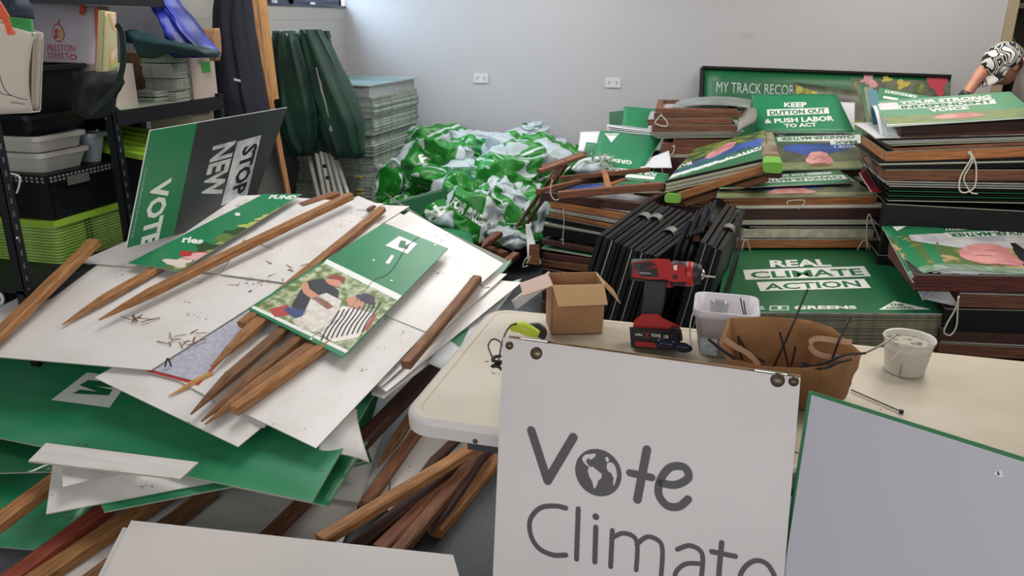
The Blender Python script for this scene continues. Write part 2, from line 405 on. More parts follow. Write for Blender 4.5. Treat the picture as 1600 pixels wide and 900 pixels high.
# power outlets
PLW = mat('white_plastic', 'd6d6d8', .35); SLOT = mat('socket_slot', '55565c', .6)
for (px, py, lab) in ((752, 122, 'white double power outlet on the wall, the left one above the heap'), (958, 129, 'white double power outlet on the wall, the one nearer the long dark-framed board')):
    c = PY(px, py, YB)
    ow = empty('power_outlet', (c.x, YB, c.z-.037), lab, 'power outlet')
    MB().box((c.x-.058, YB-.010, c.z-.037), (c.x+.058, YB, c.z+.037)).build('cover_plate', PLW, ow)
    for s in (-.03, .03):
        mb = MB(); x = c.x+s
        mb.box((x-.008, YB-.012, c.z-.002), (x-.004, YB-.0098, c.z+.008)); mb.box((x+.004, YB-.012, c.z-.002), (x+.008, YB-.0098, c.z+.008)); mb.box((x-.002, YB-.012, c.z-.016), (x+.002, YB-.0098, c.z-.006))
        mb.build('socket', SLOT, ow)
        MB().box((x-.006+(.01 if s < 0 else -.01), YB-.0135, c.z+.016), (x+.004+(.01 if s < 0 else -.01), YB-.0098, c.z+.028)).build('switch', PLW, ow)
c = PY(1168, 55, YB)
lb = MB().box((c.x-.05, YB-.002, c.z-.02), (c.x+.05, YB, c.z+.02)).build('wall_notice', mat('notice_paper', 'b4b0ac', .7)); tag(lb, 'small faded notice strip stuck high on the wall above the long board', 'notice')
struct('baseboard_back', MB().box((XL, YB-.015, 0), (1.8, YB, .09)), mat('skirting', '8c8d90', .5))

# ================================================================ FOLDING TABLE
TT = mat('table_plastic', 'cbc2b2', .45, var='c0b5a1', vscale=3, specks=.455, coord='Generated', stretch=(2, 1, 1))
TTE = mat('table_edge_plastic', 'cbc7c6', .4)
tx0, tx1, ty0, ty1 = -.655, 1.75, 1.50, 2.265
tb = empty('folding_table', ((tx0+tx1)/2, (ty0+ty1)/2, 0), 'cream plastic folding table with rounded corners holding the drill and buckets', 'table')
def rrect(x0, x1, y0, y1, r, n=8):
    out = []
    for cx, cy, a0 in ((x1-r, y1-r, 0), (x0+r, y1-r, 90), (x0+r, y0+r, 180), (x1-r, y0+r, 270)):
        for k in range(n+1):
            a = radians(a0+90*k/n); out.append((cx+r*cos(a), cy+r*sin(a)))
    return out
mb = MB(); lv = [(.012, .735-.045), (.002, .735-.038), (0, .727), (.003, .735), (.012, .740), (.03, .740), (.034, .738)]; n = 36
for d_, z in lv: mb.v += [Vector((x, y, z)) for x, y in rrect(tx0+d_, tx1-d_, ty0+d_, ty1-d_, .075-d_)]
for i in range(len(lv)-1):
    for k in range(n): mb.f.append([i*n+k, i*n+(k+1) % n, (i+1)*n+(k+1) % n, (i+1)*n+k]); mb.m.append(1 if i < 4 else 0)
mb.f.append([k for k in range(n)][::-1]); mb.m.append(1); mb.f.append([(len(lv)-1)*n+k for k in range(n)]); mb.m.append(0)
mb.build('tabletop', [TT, TTE], tb)
GLEG = mat('grey_leg_steel', '55565a', .4, metal=.6)
for x in (-.42, 1.52):
    for y in (1.56, 2.20): MB().tube([(x, y, .69), (x, y, 0)], .0145, 10).build('leg', GLEG, tb, True)
    MB().tube([(x, 1.56, .12), (x, 2.20, .12)], .011, 8).tube([(x, 1.56, .66), (x, 2.20, .66)], .011, 8).build('leg_brace', GLEG, tb, True)
MB().box((-.5, 1.535, .66), (1.6, 1.555, .69)).box((-.5, 2.21, .66), (1.6, 2.23, .69)).build('rail', GLEG, tb)
MB().lathe([(0, 0), (.006, 0), (.006, .003), (0, .004)], (-.47, 1.502, .705), 10, M=Matrix.Rotation(pi/2, 3, 'X')).build('screw', GLEG, tb)

# ================================================================ VOTE CLIMATE A-FRAME
VW = mat('sign_face_white', 'c9c3c3', .4, var='c3bdbd', vscale=2)
PLY = mat('plywood', 'a58c6e', .7, var='7a6450', vscale=5, stretch=(1, 1, 60), bump=.2)
PLYE = mat('plywood_edge', 'b39a7c', .7, var='86705a', vscale=8, stretch=(1, 30, 1), bump=.2)
TL = PY(786, 527, 1.46); TR = PY(1251, 591, 1.40); BL = PY(770, 900, 1.28)
nrm = (BL-TL).cross(TR-TL).normalized(); BR = PP(1225, 900, TL, nrm)
k = (TL.z-.03)/(TL.z-BL.z); BL = TL+(BL-TL)*k; BR = TR+(BR-TR)*((TR.z-.03)/(TR.z-BR.z))
W = ((TR-TL).length+(BR-BL).length)/2; H = ((BL-TL).length+(BR-TR).length)/2
nrm = (BL-TL).cross(TR-TL).normalized(); nrm = nrm if nrm.y < 0 else -nrm
vs_ = empty('vote_climate_sign', ((BL+BR)/2)-Vector((0, 0, .0)), 'white plywood board lettered Vote Climate with a globe, leaning on the table front', 'sign')
def uvpx(px, py):   # where a point of the lettering lies on this board, metres from its top-left corner
    p = PP(px, py, TL, nrm)-TL; e1 = (TR-TL).normalized(); e2 = (BL-TL); e2 = (e2-e1*e2.dot(e1)).normalized(); return (p.dot(e1), p.dot(e2))
_lf = 0
def stroke(pts, wd, m, lift=2, closed=False, k=4):
    """round-ended pen stroke as flat polygons in sheet metres"""
    P = smoothpts([(a, b, 0) for a, b in pts], k) if len(pts) > 2 else [Vector((a, b, 0)) for a, b in pts]
    global _lf; _lf = (_lf+.23) % 1.0; lift = lift+_lf
    out = []; L_ = []; R_ = []
    for i, p in enumerate(P):
        a = P[max(i-1, 0)]; b = P[min(i+1, len(P)-1)]; d = (b-a).normalized(); nn = Vector((-d.y, d.x, 0))*wd/2
        L_.append((p+nn)); R_.append((p-nn))
    for i in range(len(P)-1): out.append(pol(m, [tuple(L_[i][:2]), tuple(L_[i+1][:2]), tuple(R_[i+1][:2]), tuple(R_[i][:2])], lift))
    for e, e2 in ((P[0], P[1]), (P[-1], P[-2])):
        a0 = atan2(e.y-e2.y, e.x-e2.x)-pi/2; out.append(pol(m, [(e.x+wd/2*cos(a0+t*pi/7), e.y+wd/2*sin(a0+t*pi/7)) for t in range(8)], lift))
    return out
def pxs(l): return [uvpx(*q) for q in l]
pr = []
sw = .0175
pr += stroke(pxs([(817, 671), (836, 748)]), sw, INKP) + stroke(pxs([(836, 748), (880, 681)]), sw, INKP)
gc = uvpx(914, 735); gr = .0455
pr.append(blob(INKP, gc[0], gc[1], gr, gr, 2, 36, 0))
def gl(pts): return pol(VW, pxs(pts), 3)
S_ = lambda l: [(750+a/2.25, 500+b/2.25) for a, b in l]
pr.append(gl(S_([(318, 478), (330, 466), (352, 464), (362, 462), (366, 470), (352, 482), (344, 484), (342, 478), (333, 484), (331, 492), (339, 505), (347, 510), (338, 509), (326, 499), (319, 488)])))
pr.append(gl(S_([(337, 512), (352, 508), (366, 520), (382, 534), (379, 548), (368, 556), (362, 572), (355, 584), (350, 580), (347, 560), (338, 541), (334, 524)])))
pr.append(gl(S_([(397, 476), (406, 474), (410, 486), (404, 494), (398, 486)])))
pr.append(gl(S_([(402, 496), (416, 492), (426, 500), (432, 517), (433, 540), (424, 567), (417, 574), (421, 548), (414, 530), (404, 524), (399, 512)])))
pr += stroke(pxs([(990, 699), (971, 776)]), sw*.92, INKP) + stroke(pxs([(962, 735), (995, 742)]), sw*.8, INKP)
pr += stroke(pxs([(1008, 750), (1030, 753), (1050, 742), (1045, 726), (1024, 726), (1008, 745), (1004, 768), (1016, 785), (1034, 786), (1048, 775)]), sw*.85, INKP, k=5)
# Climate, a light humanist face
cw = .0092
pr += stroke(pxs([(861, 790), (845, 787), (822, 790), (805, 808), (804, 832), (815, 852), (836, 862), (856, 862)]), cw*1.05, INKP, k=5)
pr += stroke(pxs([(880, 791), (872, 868)]), cw*1.1, INKP) + stroke(pxs([(905, 819), (900, 872)]), cw*1.1, INKP)
g_ = uvpx(906, 803); pr.append(blob(INKP, g_[0], g_[1], .0066, .0066, 2, 16, 0))
pr += stroke(pxs([(930, 824), (924, 879)]), cw*1.05, INKP)
pr += stroke(pxs([(928, 836), (945, 828), (962, 833), (967, 848), (963, 884)]), cw*.95, INKP, k=5)
pr += stroke(pxs([(966, 845), (983, 833), (1001, 840), (1005, 856), (1001, 892)]), cw*.95, INKP, k=5)
pr += stroke(pxs([(1028, 852), (1046, 846), (1062, 853), (1066, 868), (1061, 905)]), cw*.95, INKP, k=5)
pr += stroke(pxs([(1064, 874), (1040, 874), (1024, 887), (1024, 902), (1040, 912), (1060, 902)]), cw*.9, INKP, k=5)
pr += stroke(pxs([(1096, 841), (1089, 900), (1096, 915), (1110, 915)]), cw*1.05, INKP, k=5) + stroke(pxs([(1080, 855), (1116, 862)]), cw, INKP)
pr += stroke(pxs([(1125, 896), (1172, 900), (1166, 876), (1148, 868), (1130, 878), (1121, 897), (1128, 915), (1150, 925)]), cw*.95, INKP, k=5)
# dark brushed band whose top edge is just in view
a = uvpx(797, 895); b = uvpx(1000, 916)
pts = [(a[0]+i*.02, a[1]+.003*sin(i*2.1)+.002*sin(i*5)) for i in range(22)]
pr.append(pol(mat('brown_brush_print', '3a2426', .5), pts+[(a[0]+.42, a[1]+.11), (a[0], a[1]+.11)], 1))
sheet('sign_face', (TL, TR, BR, BL), .006, VW, parent=vs_, prints=pr, edge=VW, pname='lettering')
for i, (t0, t1) in enumerate(((.0062, .034), (.036, .066))):
    off = -nrm*t0; mbp = [p+off+(Vector((0, 0, .004)) if i else Vector()) for p in (TL, TR, BR, BL)]
    sheet('plywood_board', mbp, t1-t0, PLYE, parent=vs_, edge=PLYE)
for f_ in (.06, .86):
    c0 = TL+(TR-TL)*f_-nrm*.006; c1 = TL+(TR-TL)*(f_+.10)-nrm*.006
    sheet('hinge', (c0-nrm*.004+Vector((0, 0, .004)), c1-nrm*.004+Vector((0, 0, .004)), c1-nrm*.03+Vector((0, 0, .006)), c0-nrm*.03+Vector((0, 0, .006))), .002, STEEL, parent=vs_, edge=STEEL)
BRZ = mat('aged_bolt', '6f5f50', .35, metal=.8)
for px, py, r_ in ((796, 540, .007), (838, 552, .0105), (1215, 594, .0105), (1240, 596, .0075)):
    c = PP(px, py, TL, nrm); q = nrm.to_track_quat('Z', 'Y').to_matrix()
    MB().lathe([(r_*1.25, .0), (r_*1.2, .002), (r_*.9, .0035), (r_*.5, .006), (0, .0065)], c, 16, M=q).build('bolt', BRZ, vs_, True)

# ================================================================ WHITE BOARD WITH GREEN EDGE, right foreground
GE = mat('green_tape_edge', '1f8a45', .4)
TLb = PZ(1268, 617, .97); TRb = PZ(1760, 772, .97)
BLb = PY(1224, 900, TLb.y-.10); kk = (TLb.z-.03)/(TLb.z-BLb.z); BLb = TLb+(BLb-TLb)*kk; BRb = BLb+(TRb-TLb)
dn = (TRb-TLb).normalized(); nb = dn.cross(BLb-TLb).normalized(); nb = nb if nb.y < 0 else -nb
for i, lab in enumerate(('white board face with a small torn hole, leaning at the right foreground', 'green edged sheet directly behind the leaning white board', 'rearmost green edged sheet behind the leaning white board')):
    o_ = -nb*(.0085*i)+Vector((0, 0, .002*i))-dn*(.006*i)
    Q = [p+o_ for p in (TLb, TRb, BRb, BLb)]
    prs = None
    if i == 0:
        e1 = (TRb-TLb).normalized(); e2 = (BLb-TLb); e2 = (e2-e1*e2.dot(e1)).normalized(); p = PP(1558, 739, TLb, nb)-TLb; hu, hv = p.dot(e1), p.dot(e2)
        prs = [blob(WHITE, hu, hv, .006, .005, 1, wob=.2), blob(INKK, hu-.001, hv, .0016, .0034, 2, wob=.2, rot=-20)]
    sheet('display_board', Q, .006, mat('board_face_cool', 'b3b2bb', .45) if i == 0 else GREEN, lab, 'board', prints=prs, edge=GE, back=GREEN)
    if i == 0:
        pass
# ================================================================ WHITE BOARDS bottom left foreground
for i, (z, pts) in enumerate(((.185, [(205, 813), (708, 867), (742, 985), (120, 985)]), (.172, [(192, 824), (700, 878), (735, 995), (105, 995)]))):
    sheet('white_board', [PZ(x, y, z) for x, y in pts], .007, mat('board_face_warm', 'cfc9c6', .45), ('clean white board lying at the bottom left, upper of the pair', 'white board just showing its edge under the clean one at bottom left')[i], 'board', edge=WHITE2)
# ================================================================ THE HEAP OF SIGNS AND STAKES, left
HB = dict(z0=.34, cy=.25)
def U(x, y, o=0.0): return PH(x, y, .19+o, .25, -.10)
def heap(name, pts, o, t=.004, m=WHITE, label='', cat='board', **k):
    return sheet(name, [U(x, y, o) for x, y in pts], t, m, label, cat, **k)
# lowest: things on the floor
def low(name, pts, z, t=.004, m=WHITE, label='', cat='board', **k):
    return sheet(name, [PZ(x, y, zz) for (x, y), zz in zip(pts, z if isinstance(z, (list, tuple)) else [z]*4)], t, m, label, cat, **k)
low('white_board', [(470, 690), (640, 560), (562, 785), (300, 740)], .055, label='white board on the floor in the middle of the heap, under the curled sheet')
low('white_board', [(640, 560), (790, 590), (700, 800), (562, 785)], .046, label='white board on the floor whose long edge runs under the table corner')
low('white_board', [(620, 640), (790, 640), (745, 735), (602, 850)], .052, label='narrow white board on the floor under the crossing stakes')
low('white_board', [(200, 740), (562, 784), (510, 905), (60, 905)], .036, label='wide dirty white board on the floor behind the bottom left boards')
low('green_sheet', [(-120, 735), (230, 700), (95, 862), (-120, 845)], [.10, .10, .03, .03], m=GREENB, label='green sheet hanging down to the floor at the left edge', cat='board', bow=(0, .03))
low('green_sheet', [(-120, 670), (120, 690), (80, 737), (-120, 742)], [.2, .2, .17, .17], m=GREEND, label='dark green sheet with a white outlined logo at the left edge', cat='board',
    prints=[rct(BLUE, 0, 0, .09, .3, 1)]+stroke([(.34, .27), (.52, .27), (.50, .16), (.41, .24)], .012, INKW))
# white strips at the left, under the muddy green board
low('white_strip', [(82, 726), (400, 715), (372, 746), (72, 803)], [.235, .215, .20, .19], label='white sheet with a torn corner notch at the lower left', cat='board', prints=[pol(GREENB, [(.03, .30), (.06, .27), (.07, .30), (.05, .33)], 1)])
low('white_strip', [(97, 728), (240, 715), (190, 738), (98, 761)], [.26, .255, .25, .25], label='small white offcut beside the torn white sheet', cat='board')
low('white_strip', [(72, 692), (310, 722), (282, 748), (44, 720)], .285, t=.006, label='long narrow white offcut on top of the torn white sheet', cat='board')
low('green_strip', [(150, 770), (410, 722), (390, 755), (163, 800)], [.195, .195, .19, .18], m=GREENB, label='narrow green strip sticking out beneath the torn white sheet', cat='board')
low('green_sheet', [(330, 700), (575, 690), (512, 791), (350, 757)], [.21, .21, .17, .17], m=GREEN, label='bright green sheet under the corner of the big muddy green board', cat='board')
# large muddy green board J with a boxed W
def J(x, y, o=0): return PH(x, y, .245+o, .17, 0, 1.95)
WB = [J(x, y) for x, y in ((-60, 520), (640, 520), (488, 784), (-60, 672))]
e1 = (WB[3]-WB[0]); e1 = (WB[2]-WB[3]).normalized(); 
def shp(C4, px, m=None):   # pixel list -> metres on a sheet (bilinear frame, near enough for nearly rectangular sheets)
    A, B, D, E = C4; W = ((B-A).length+(D-E).length)/2; H = ((E-A).length+(D-B).length)/2
    n = (E-A).cross(B-A).normalized(); out = []
    for x, y in px:
        p = PP(x, y, (A+B+D+E)/4, n); u = v = .5
        for _ in range(12):
            S = (A*(1-u)+B*u)*(1-v)+(E*(1-u)+D*u)*v; du = (B-A)*(1-v)+(D-E)*v; dv = (E-A)*(1-u)+(D-B)*u; r = p-S
            a, b, c, d_, e, f_ = du.dot(du), du.dot(dv), dv.dot(dv), 0, r.dot(du), r.dot(dv); det = a*c-b*b
            u += (e*c-f_*b)/det; v += (a*f_-b*e)/det
        out.append((u*W, v*H))
    return out
prj = [pol(INKW, shp(WB, [(136, 582), (205, 590), (171, 637), (80, 625)]), 1)]
for l in ([(112, 617), (150, 583), (160, 584), (128, 616)],):
    pass
Wc = shp(WB, [(113, 615), (172, 617), (184, 600), (125, 600)])
prj.append(pol(INKG, shp(WB, [(113, 615), (125, 609), (152, 612), (124, 602), (138, 594), (180, 598), (176, 606), (150, 604), (176, 609), (170, 618)]), 2))
prj.append(pol(INKG, shp(WB, [(150, 584), (168, 586), (196, 592), (182, 592)]), 2))
sheet('green_board', WB, .005, GREENB, 'large muddy green board with a boxed letter W in the heap', 'board', prints=prj, bow=(0, .0))
# curled white sheet
low('curled_sheet', [(535, 640), (560, 640), (577, 722), (498, 712)], [.27, .29, .22, .25], label='white sheet curled over at its end beside the green board', cat='board', bow=(0.02, .05), back=GREEN)
low('green_sheet', [(560, 680), (520, 690), (478, 748), (582, 722)], [.17, .19, .17, .14], m=GREEND, label='dark green curled sheet under the white curled end', cat='board', bow=(.0, .01))
low('green_sheet', [(560, 610), (600, 590), (578, 665), (558, 680)], [.26, .26, .15, .15], m=GREEN, label='narrow green sheet standing between the heap and the dark stake', cat='board')
# white lower boards of the top layer
heap('white_board', [(268, 520), (540, 560), (372, 698), (148, 590)], -.022, label='white board with twig marks under the stake points, lowest of the top layer')
heap('white_board', [(420, 480), (560, 540), (412, 668), (262, 585)], -.014, label='white board under the sharpened stake ends')
heap('red_edged_sheet', [(340, 450), (430, 480), (308, 596), (232, 576)], -.008, m=mat('sheet_grey_blue', 'a3a5b5', .6, var='b4b6c4', vscale=60), label='grey blue backed sheet with a red printed corner by the stake point', cat='board',
     prints=[pol(REDP, [(.0, .0), (.001, 0), (.001, .001)], 1)])
E_ = [U(x, y, -.011) for x, y in ((340, 500), (400, 480), (312, 600), (245, 579))]
heap('photo_sheet', [(345, 500), (402, 505), (310, 602), (228, 580)], -.012, m=REDP, label='red and yellow printed sheet corner peeping out under the grey blue sheet', cat='board', prints=[rct(PALE, 0, .38, .12, .6, 1), blob(SKIN, .05, .46, .03, .03, 2)])
heap('white_board', [(690, 430), (815, 441), (604, 612), (583, 600)], -.03, label='white board sliver furthest right under the heap, lower one')
heap('white_board', [(690, 420), (792, 428), (596, 604), (560, 590)], -.018, label='white board sliver at the right under the top board, upper one')
heap('white_board', [(600, 470), (735, 520), (600, 622), (580, 616)], -.05, label='short white board end beneath the slivers at the right of the heap')
sheet('logo_sheet', [PZ(x, y, z) for (x, y), z in zip(((750, 455), (815, 435), (706, 583), (668, 566)), (.5, .5, .40, .40))], .004, mat('pale_sheet', 'b9bcc0', .4), 'pale sheet with a green triangle logo hanging beside the table corner', 'board',
      prints=[pol(INKG, [(.02, .50), (.10, .40), (.135, .56)], 1)])
# foliage photo sheets at the far side
FS = [U(x, y, -.05) for x, y in ((660, 332), (700, 350), (800, 408), (780, 425))]
heap('photo_sheet', [(600, 300), (680, 352), (800, 410), (770, 440)], -.055, m=FOL2, label='foliage and fruit photo sheet at the far right edge of the heap', cat='board', prints=[blob(PALE, .35, .05, .05, .012), blob(mat('print_yellow', 'c9bf6a', .4), .5, .045, .03, .012), blob(mat('print_yellow', 'c9bf6a', .4), .2, .05, .03, .01), blob(REDP, .82, .055, .07, .018)])
heap('green_strip', [(770, 420), (800, 405), (790, 420), (768, 445)], -.045, m=GREEN, label='green sheet corner poking out past the foliage photo sheet', cat='board')
# main white boards
BB = [(-420, 700), (0, 478), (0, 553), (0, 553)]
heap('white_board', [(352, 310), (640, 322), (236, 578), (-140, 546)], 0, label='largest white board spread across the left of the heap', bow=(0, 0))
heap('white_board', [(640, 330), (787, 412), (665, 518), (470, 440)], .004, label='white board beside the photo poster, upper half of the right pair')
heap('white_board', [(560, 452), (668, 516), (494, 700), (374, 642)], .0, label='white board in front of the photo poster pointing at the camera')
heap('white_board', [(560, 306), (646, 342), (625, 356), (500, 330)], -.006, label='white board end at the very top of the heap')
heap('white_board', [(424, 306), (600, 318), (470, 400), (330, 360)], .004, label='white board under the far ends of the long stakes')
heap('white_board', [(362, 306), (432, 304), (343, 427), (120, 410)], .008, label='white board whose corner lies under the long dark stake')
heap('white_board', [(545, 334), (598, 352), (470, 445), (343, 428)], .009, t=.003, label='glossy white board between the two long stakes')
heap('clear_offcut', [(566, 320), (590, 322), (578, 330), (556, 328)], .006, t=.002, m=PALE, label='small pale offcut under the stake at the top of the heap', cat='board')
# FUND strip, green, with vegetables
GS = [U(x, y, .040) for x, y in ((412, 303), (472, 303), (280, 424), (200, 411))]
pr = []
for i, (x, y, rx, ry, c) in enumerate(((395, 352, 18, 6, 'a9b25e'), (420, 340, 14, 5, 'b8bb6c'), (352, 372, 22, 7, '5d7a3a'), (325, 386, 20, 6, '2f4a2c'), (300, 398, 13, 4, 'b03535'), (278, 410, 14, 5, 'd7c9bd'), (372, 362, 12, 7, '2f4a2c'), (310, 402, 10, 4, 'd9a7a8'))):
    p = shp(GS, [(x, y)])[0]; pr.append(blob(mat('veg_'+c, c, .4), p[0], p[1], .05, .035, 2+i % 2, wob=.25, sd=i))
a_ = shp(GS, [(430, 303), (472, 303), (350, 398), (280, 424), (262, 420), (350, 370), (420, 332)])
pr.insert(0, pol(mat('veg_base', '53663a', .4, var='9aa262', vscale=20), shp(GS, [(462, 309), (470, 306), (282, 423), (250, 419), (330, 385), (400, 345)]), 1))
pr.append(wq(GS, 'FUND', [(424, 305), (466, 306), (461, 312), (419, 311)]))
pr.append(wq(GS, 'ries', [(287, 369), (320, 373), (316, 382), (284, 379)]))
pr.append(wq(GS, 'e', [(368, 332), (376, 333), (375, 338), (366, 337)]))
heap('printed_strip', [(412, 303), (472, 303), (280, 424), (200, 411)], .040, t=.003, m=GREEN, label='green printed strip with vegetables lying across the heap top', cat='sign', prints=pr, bow=(0, .0))
# photo poster with gardeners, cracked
def PO(x, y): return U(x, y, .048)
PC = [PO(x, y) for x, y in ((600, 348), (700, 388), (536, 558), (387, 482))]
def sp(*l): return shp(PC, l)
pr = [pol(INKW, sp((511, 405), (628, 462), (622, 470), (506, 411)), 2),
      pol(mat('photo_garden', '66793f', .4, var='b9c2a4', vscale=30), sp((509, 409), (624, 467), (543, 549), (397, 480)), 1),
      pol(INKW, sp((397, 478), (545, 548), (540, 552), (392, 481)), 2),
      pol(INKW, sp((624, 369), (652, 381), (637, 397), (602, 384)), 3), pol(INKG, sp((622, 386), (626, 376), (634, 377), (634, 384), (641, 380), (636, 390), (628, 388)), 4), pol(INKW, sp((612, 398), (616, 400), (608, 413), (602, 411)), 3)]
def pm(c, v=None): return mat('photo_'+c, c, .42, var=v, vscale=40)
SK = pm('c98d74')
pr += [pol(pm('33333a'), sp((455, 478), (478, 440), (505, 435), (530, 455), (528, 472), (500, 480), (470, 492)), 3),
       pol(SK, sp((470, 446), (480, 440), (484, 452), (510, 470), (522, 480), (512, 484), (490, 470), (474, 458)), 4),
       blob(SK, *sp((522, 442))[0], .034, .024, 5), pol(pm('8b4238'), sp((510, 434), (522, 429), (540, 434), (538, 444), (530, 438), (516, 436)), 6),
       pol(pm('cfc8c0', 'dedad2'), sp((486, 466), (510, 458), (534, 470), (524, 500), (490, 520), (470, 500)), 4),
       pol(pm('3c4a7a'), sp((448, 480), (480, 486), (478, 492), (462, 498), (444, 486)), 4),
       pol(pm('d8d2cc', 'b6aca6'), sp((455, 500), (520, 476), (500, 520), (470, 515)), 3),
       pol(SK, sp((540, 468), (560, 460), (570, 474), (560, 486), (545, 478)), 5), blob(pm('3b2f49'), *sp((573, 467))[0], .045, .028, 6),
       pol(pm('b04440'), sp((420, 484), (450, 476), (455, 492), (430, 496)), 3), pol(pm('a3472f'), sp((560, 500), (590, 490), (575, 520)), 3),
       pol(pm('e2ddd8'), sp((535, 478), (585, 490), (560, 528), (520, 535), (500, 520)), 4)]
for i in range(9):
    x0 = 508+i*8; y0 = 520-i*1.6
    pr += stroke(sp((x0-6, y0+12), (x0+2, y0-4), (x0+14, y0-20), (x0+22, y0-34)), .006, INKK, lift=5, k=3)
for i in range(6):
    x0 = 590+i*6; y0 = 462+i*3
    if i < 5: pr += stroke(sp((x0-30, y0+2), (x0-33, y0+8)), .004, pm('54734f'), lift=5)
pr += stroke(sp((655, 370), (636, 386), (610, 425), (584, 437)), .0035, INKK, lift=6)
pr += stroke(sp((584, 437), (540, 490), (480, 532)), .0022, pm('6d6560'), lift=6)
for q in ((584, 407), (612, 439), (455, 520), (486, 530), (680, 383)): pr.append(blob(INKW, *sp(q)[0], .006, .006, 5))
pp_ = sheet('photo_poster', PC, .005, GREEN, 'cracked green campaign poster with a photo of people gardening, on top of the heap', 'poster', prints=pr, edge=GREEN)
# ---------------- stakes on the heap (each one a thing)
def stake(p, q, w, h, label, m=STK, tip=0, group='garden stakes in the heap', rough=.0015): return beam('garden_stake', p, q, w, h, m, label, 'stake', group, tip=tip, rough=rough)
SW = .042
stake(U(153, 497, .050), U(548, 306, .062), SW, .034, 'longest stake across the top of the heap, pointed end to the left', tip=.22)
stake(U(97, 505, .022), U(262, 410, .022), SW, .026, 'pointed stake half hidden under the green vegetable strip', tip=.2)
stake(U(378, 508, .03), U(597, 327, .03), SW, .028, 'long square stake running up from under the photo poster', rough=.001)
stake(U(329, 570, .026), U(452, 462, .026), .055, .03, 'broad pointed stake coming out from the left of the photo poster', tip=.2)
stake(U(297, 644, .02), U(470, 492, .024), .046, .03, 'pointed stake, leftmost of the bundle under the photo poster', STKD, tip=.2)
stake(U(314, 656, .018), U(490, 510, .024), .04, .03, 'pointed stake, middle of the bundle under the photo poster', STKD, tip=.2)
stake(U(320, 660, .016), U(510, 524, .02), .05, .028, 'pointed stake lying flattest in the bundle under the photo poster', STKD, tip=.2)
stake(U(366, 642, .03), U(515, 535, .03), .036, .034, 'square ended stake, rightmost of the bundle under the photo poster', STK)
stake(U(-40, 560, .03), U(148, 378, .10), .052, .036, 'stake jutting out over the black crates at the far left', STK)
stake(U(634, 570, .03), U(746, 436, .03), .040, .034, 'stake with splintered end on the right of the heap', STKD, tip=0)
stake(U(263, 618, -.012), U(330, 583, -.010), .024, .012, 'slim pale stake point showing between two white boards', PINE, tip=.1)
stake(U(470, 322, -.004), U(527, 303, -.004), .05, .03, 'short brown stake end behind the long stakes at the heap top', TIM)
stake(U(575, 328, .02), U(585, 322, .02), .02, .012, 'tiny wood stub by the pale offcut at the heap top', TIM)
# bark splinters on the boards
def splinters(c, n, sd, nm, o=.004, sc=1):
    random.seed(sd); mb = MB()
    for i in range(n):
        p = U(c[0]+random.uniform(-25, 25)*sc, c[1]+random.uniform(-12, 12)*sc, o); a = random.uniform(0, 3.1); L_ = random.uniform(.02, .07)
        mb.bar(p, p+Vector((cos(a)*L_, sin(a)*L_, random.uniform(0, .006))), random.uniform(.002, .006), .002)
    return tag(mb.build('bark_splinters', STKD), nm, 'splinters', kind='stuff')
splinters((285, 532), 14, 1, 'reddish bark splinters on the largest white board near the grey blue sheet', .006)
splinters((745, 445), 7, 2, 'splinters at the broken top of the right hand stake', .03, .5)
splinters((212, 500), 8, 5, 'dark splinters at the point of the longest stake', .012, .35)
splinters((440, 430), 14, 3, 'fine dark splinters on the glossy white board', .012, 1.6)
rope('twisted_wire', [U(258, 573, .0), U(262, 560, .03), U(268, 577, -.02), U(262, 592, -.03), U(270, 592, -.03)], .003, INKK); 
tag(bpy.data.objects['twisted_wire'], 'black tie wire hooked over the edge of the largest white board', 'wire')
bpy.data.objects['twisted_wire'].location += Vector((0,0,0))
# ---------------- lower stakes, right of the heap
def fs(a, za, b, zb, w, label, m=STK, tip=0, h=None): return stake(PZ(a[0], a[1], za), PZ(b[0], b[1], zb), w, h or w*.75, label, m, tip, 'garden stakes on the floor')
fs((590, 728), .10, (705, 560), .19, .036, 'pointed stake lying left of the table corner', STKD, .16)
fs((570, 790), .085, (722, 580), .10, .042, 'long stake beside the pointed one left of the table corner', TIM)
fs((500, 846), .15, (775, 680), .18, .046, 'stake crossing over the others below the table corner', STK)
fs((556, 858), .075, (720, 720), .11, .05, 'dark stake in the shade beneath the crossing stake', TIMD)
fs((592, 862), .08, (775, 680), .09, .052, 'reddish stake under the crossing stake, left of the pair', TIM)
fs((672, 832), .07, (760, 700), .10, .04, 'dark knotty stake next to the square ended one', TIMD, .18)
fs((680, 832), .035, (815, 672), .045, .05, 'square ended stake nearest the table leg', STK)
fs((408, 850), .08, (520, 740), .09, .05, 'stake end between the green sheet and the bottom white board', TIM)
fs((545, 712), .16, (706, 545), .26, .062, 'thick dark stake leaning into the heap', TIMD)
fs((645, 752), .12, (752, 650), .14, .034, 'thin pointed stake under the crossing stake', TIMD, .14)
fs((615, 872), .10, (752, 705), .10, .045, 'reddish stake under the crossing stake, right of the pair', TIM)
fs((-40, 845), .16, (100, 742), .18, .055, 'pale stake sticking out from the lower left of the heap', STK)
fs((5, 915), .07, (235, 745), .10, .055, 'red brown stake at the bottom left, left of three', mat('x', 'a', .5) if False else wood('red_stake', '8a3c28', '6a2b1c'))
fs((45, 915), .055, (300, 745), .08, .06, 'brown stake at the bottom left, middle of three', STK)
fs((120, 925), .055, (330, 770), .06, .055, 'brown stake at the bottom left, right of three', STKD)
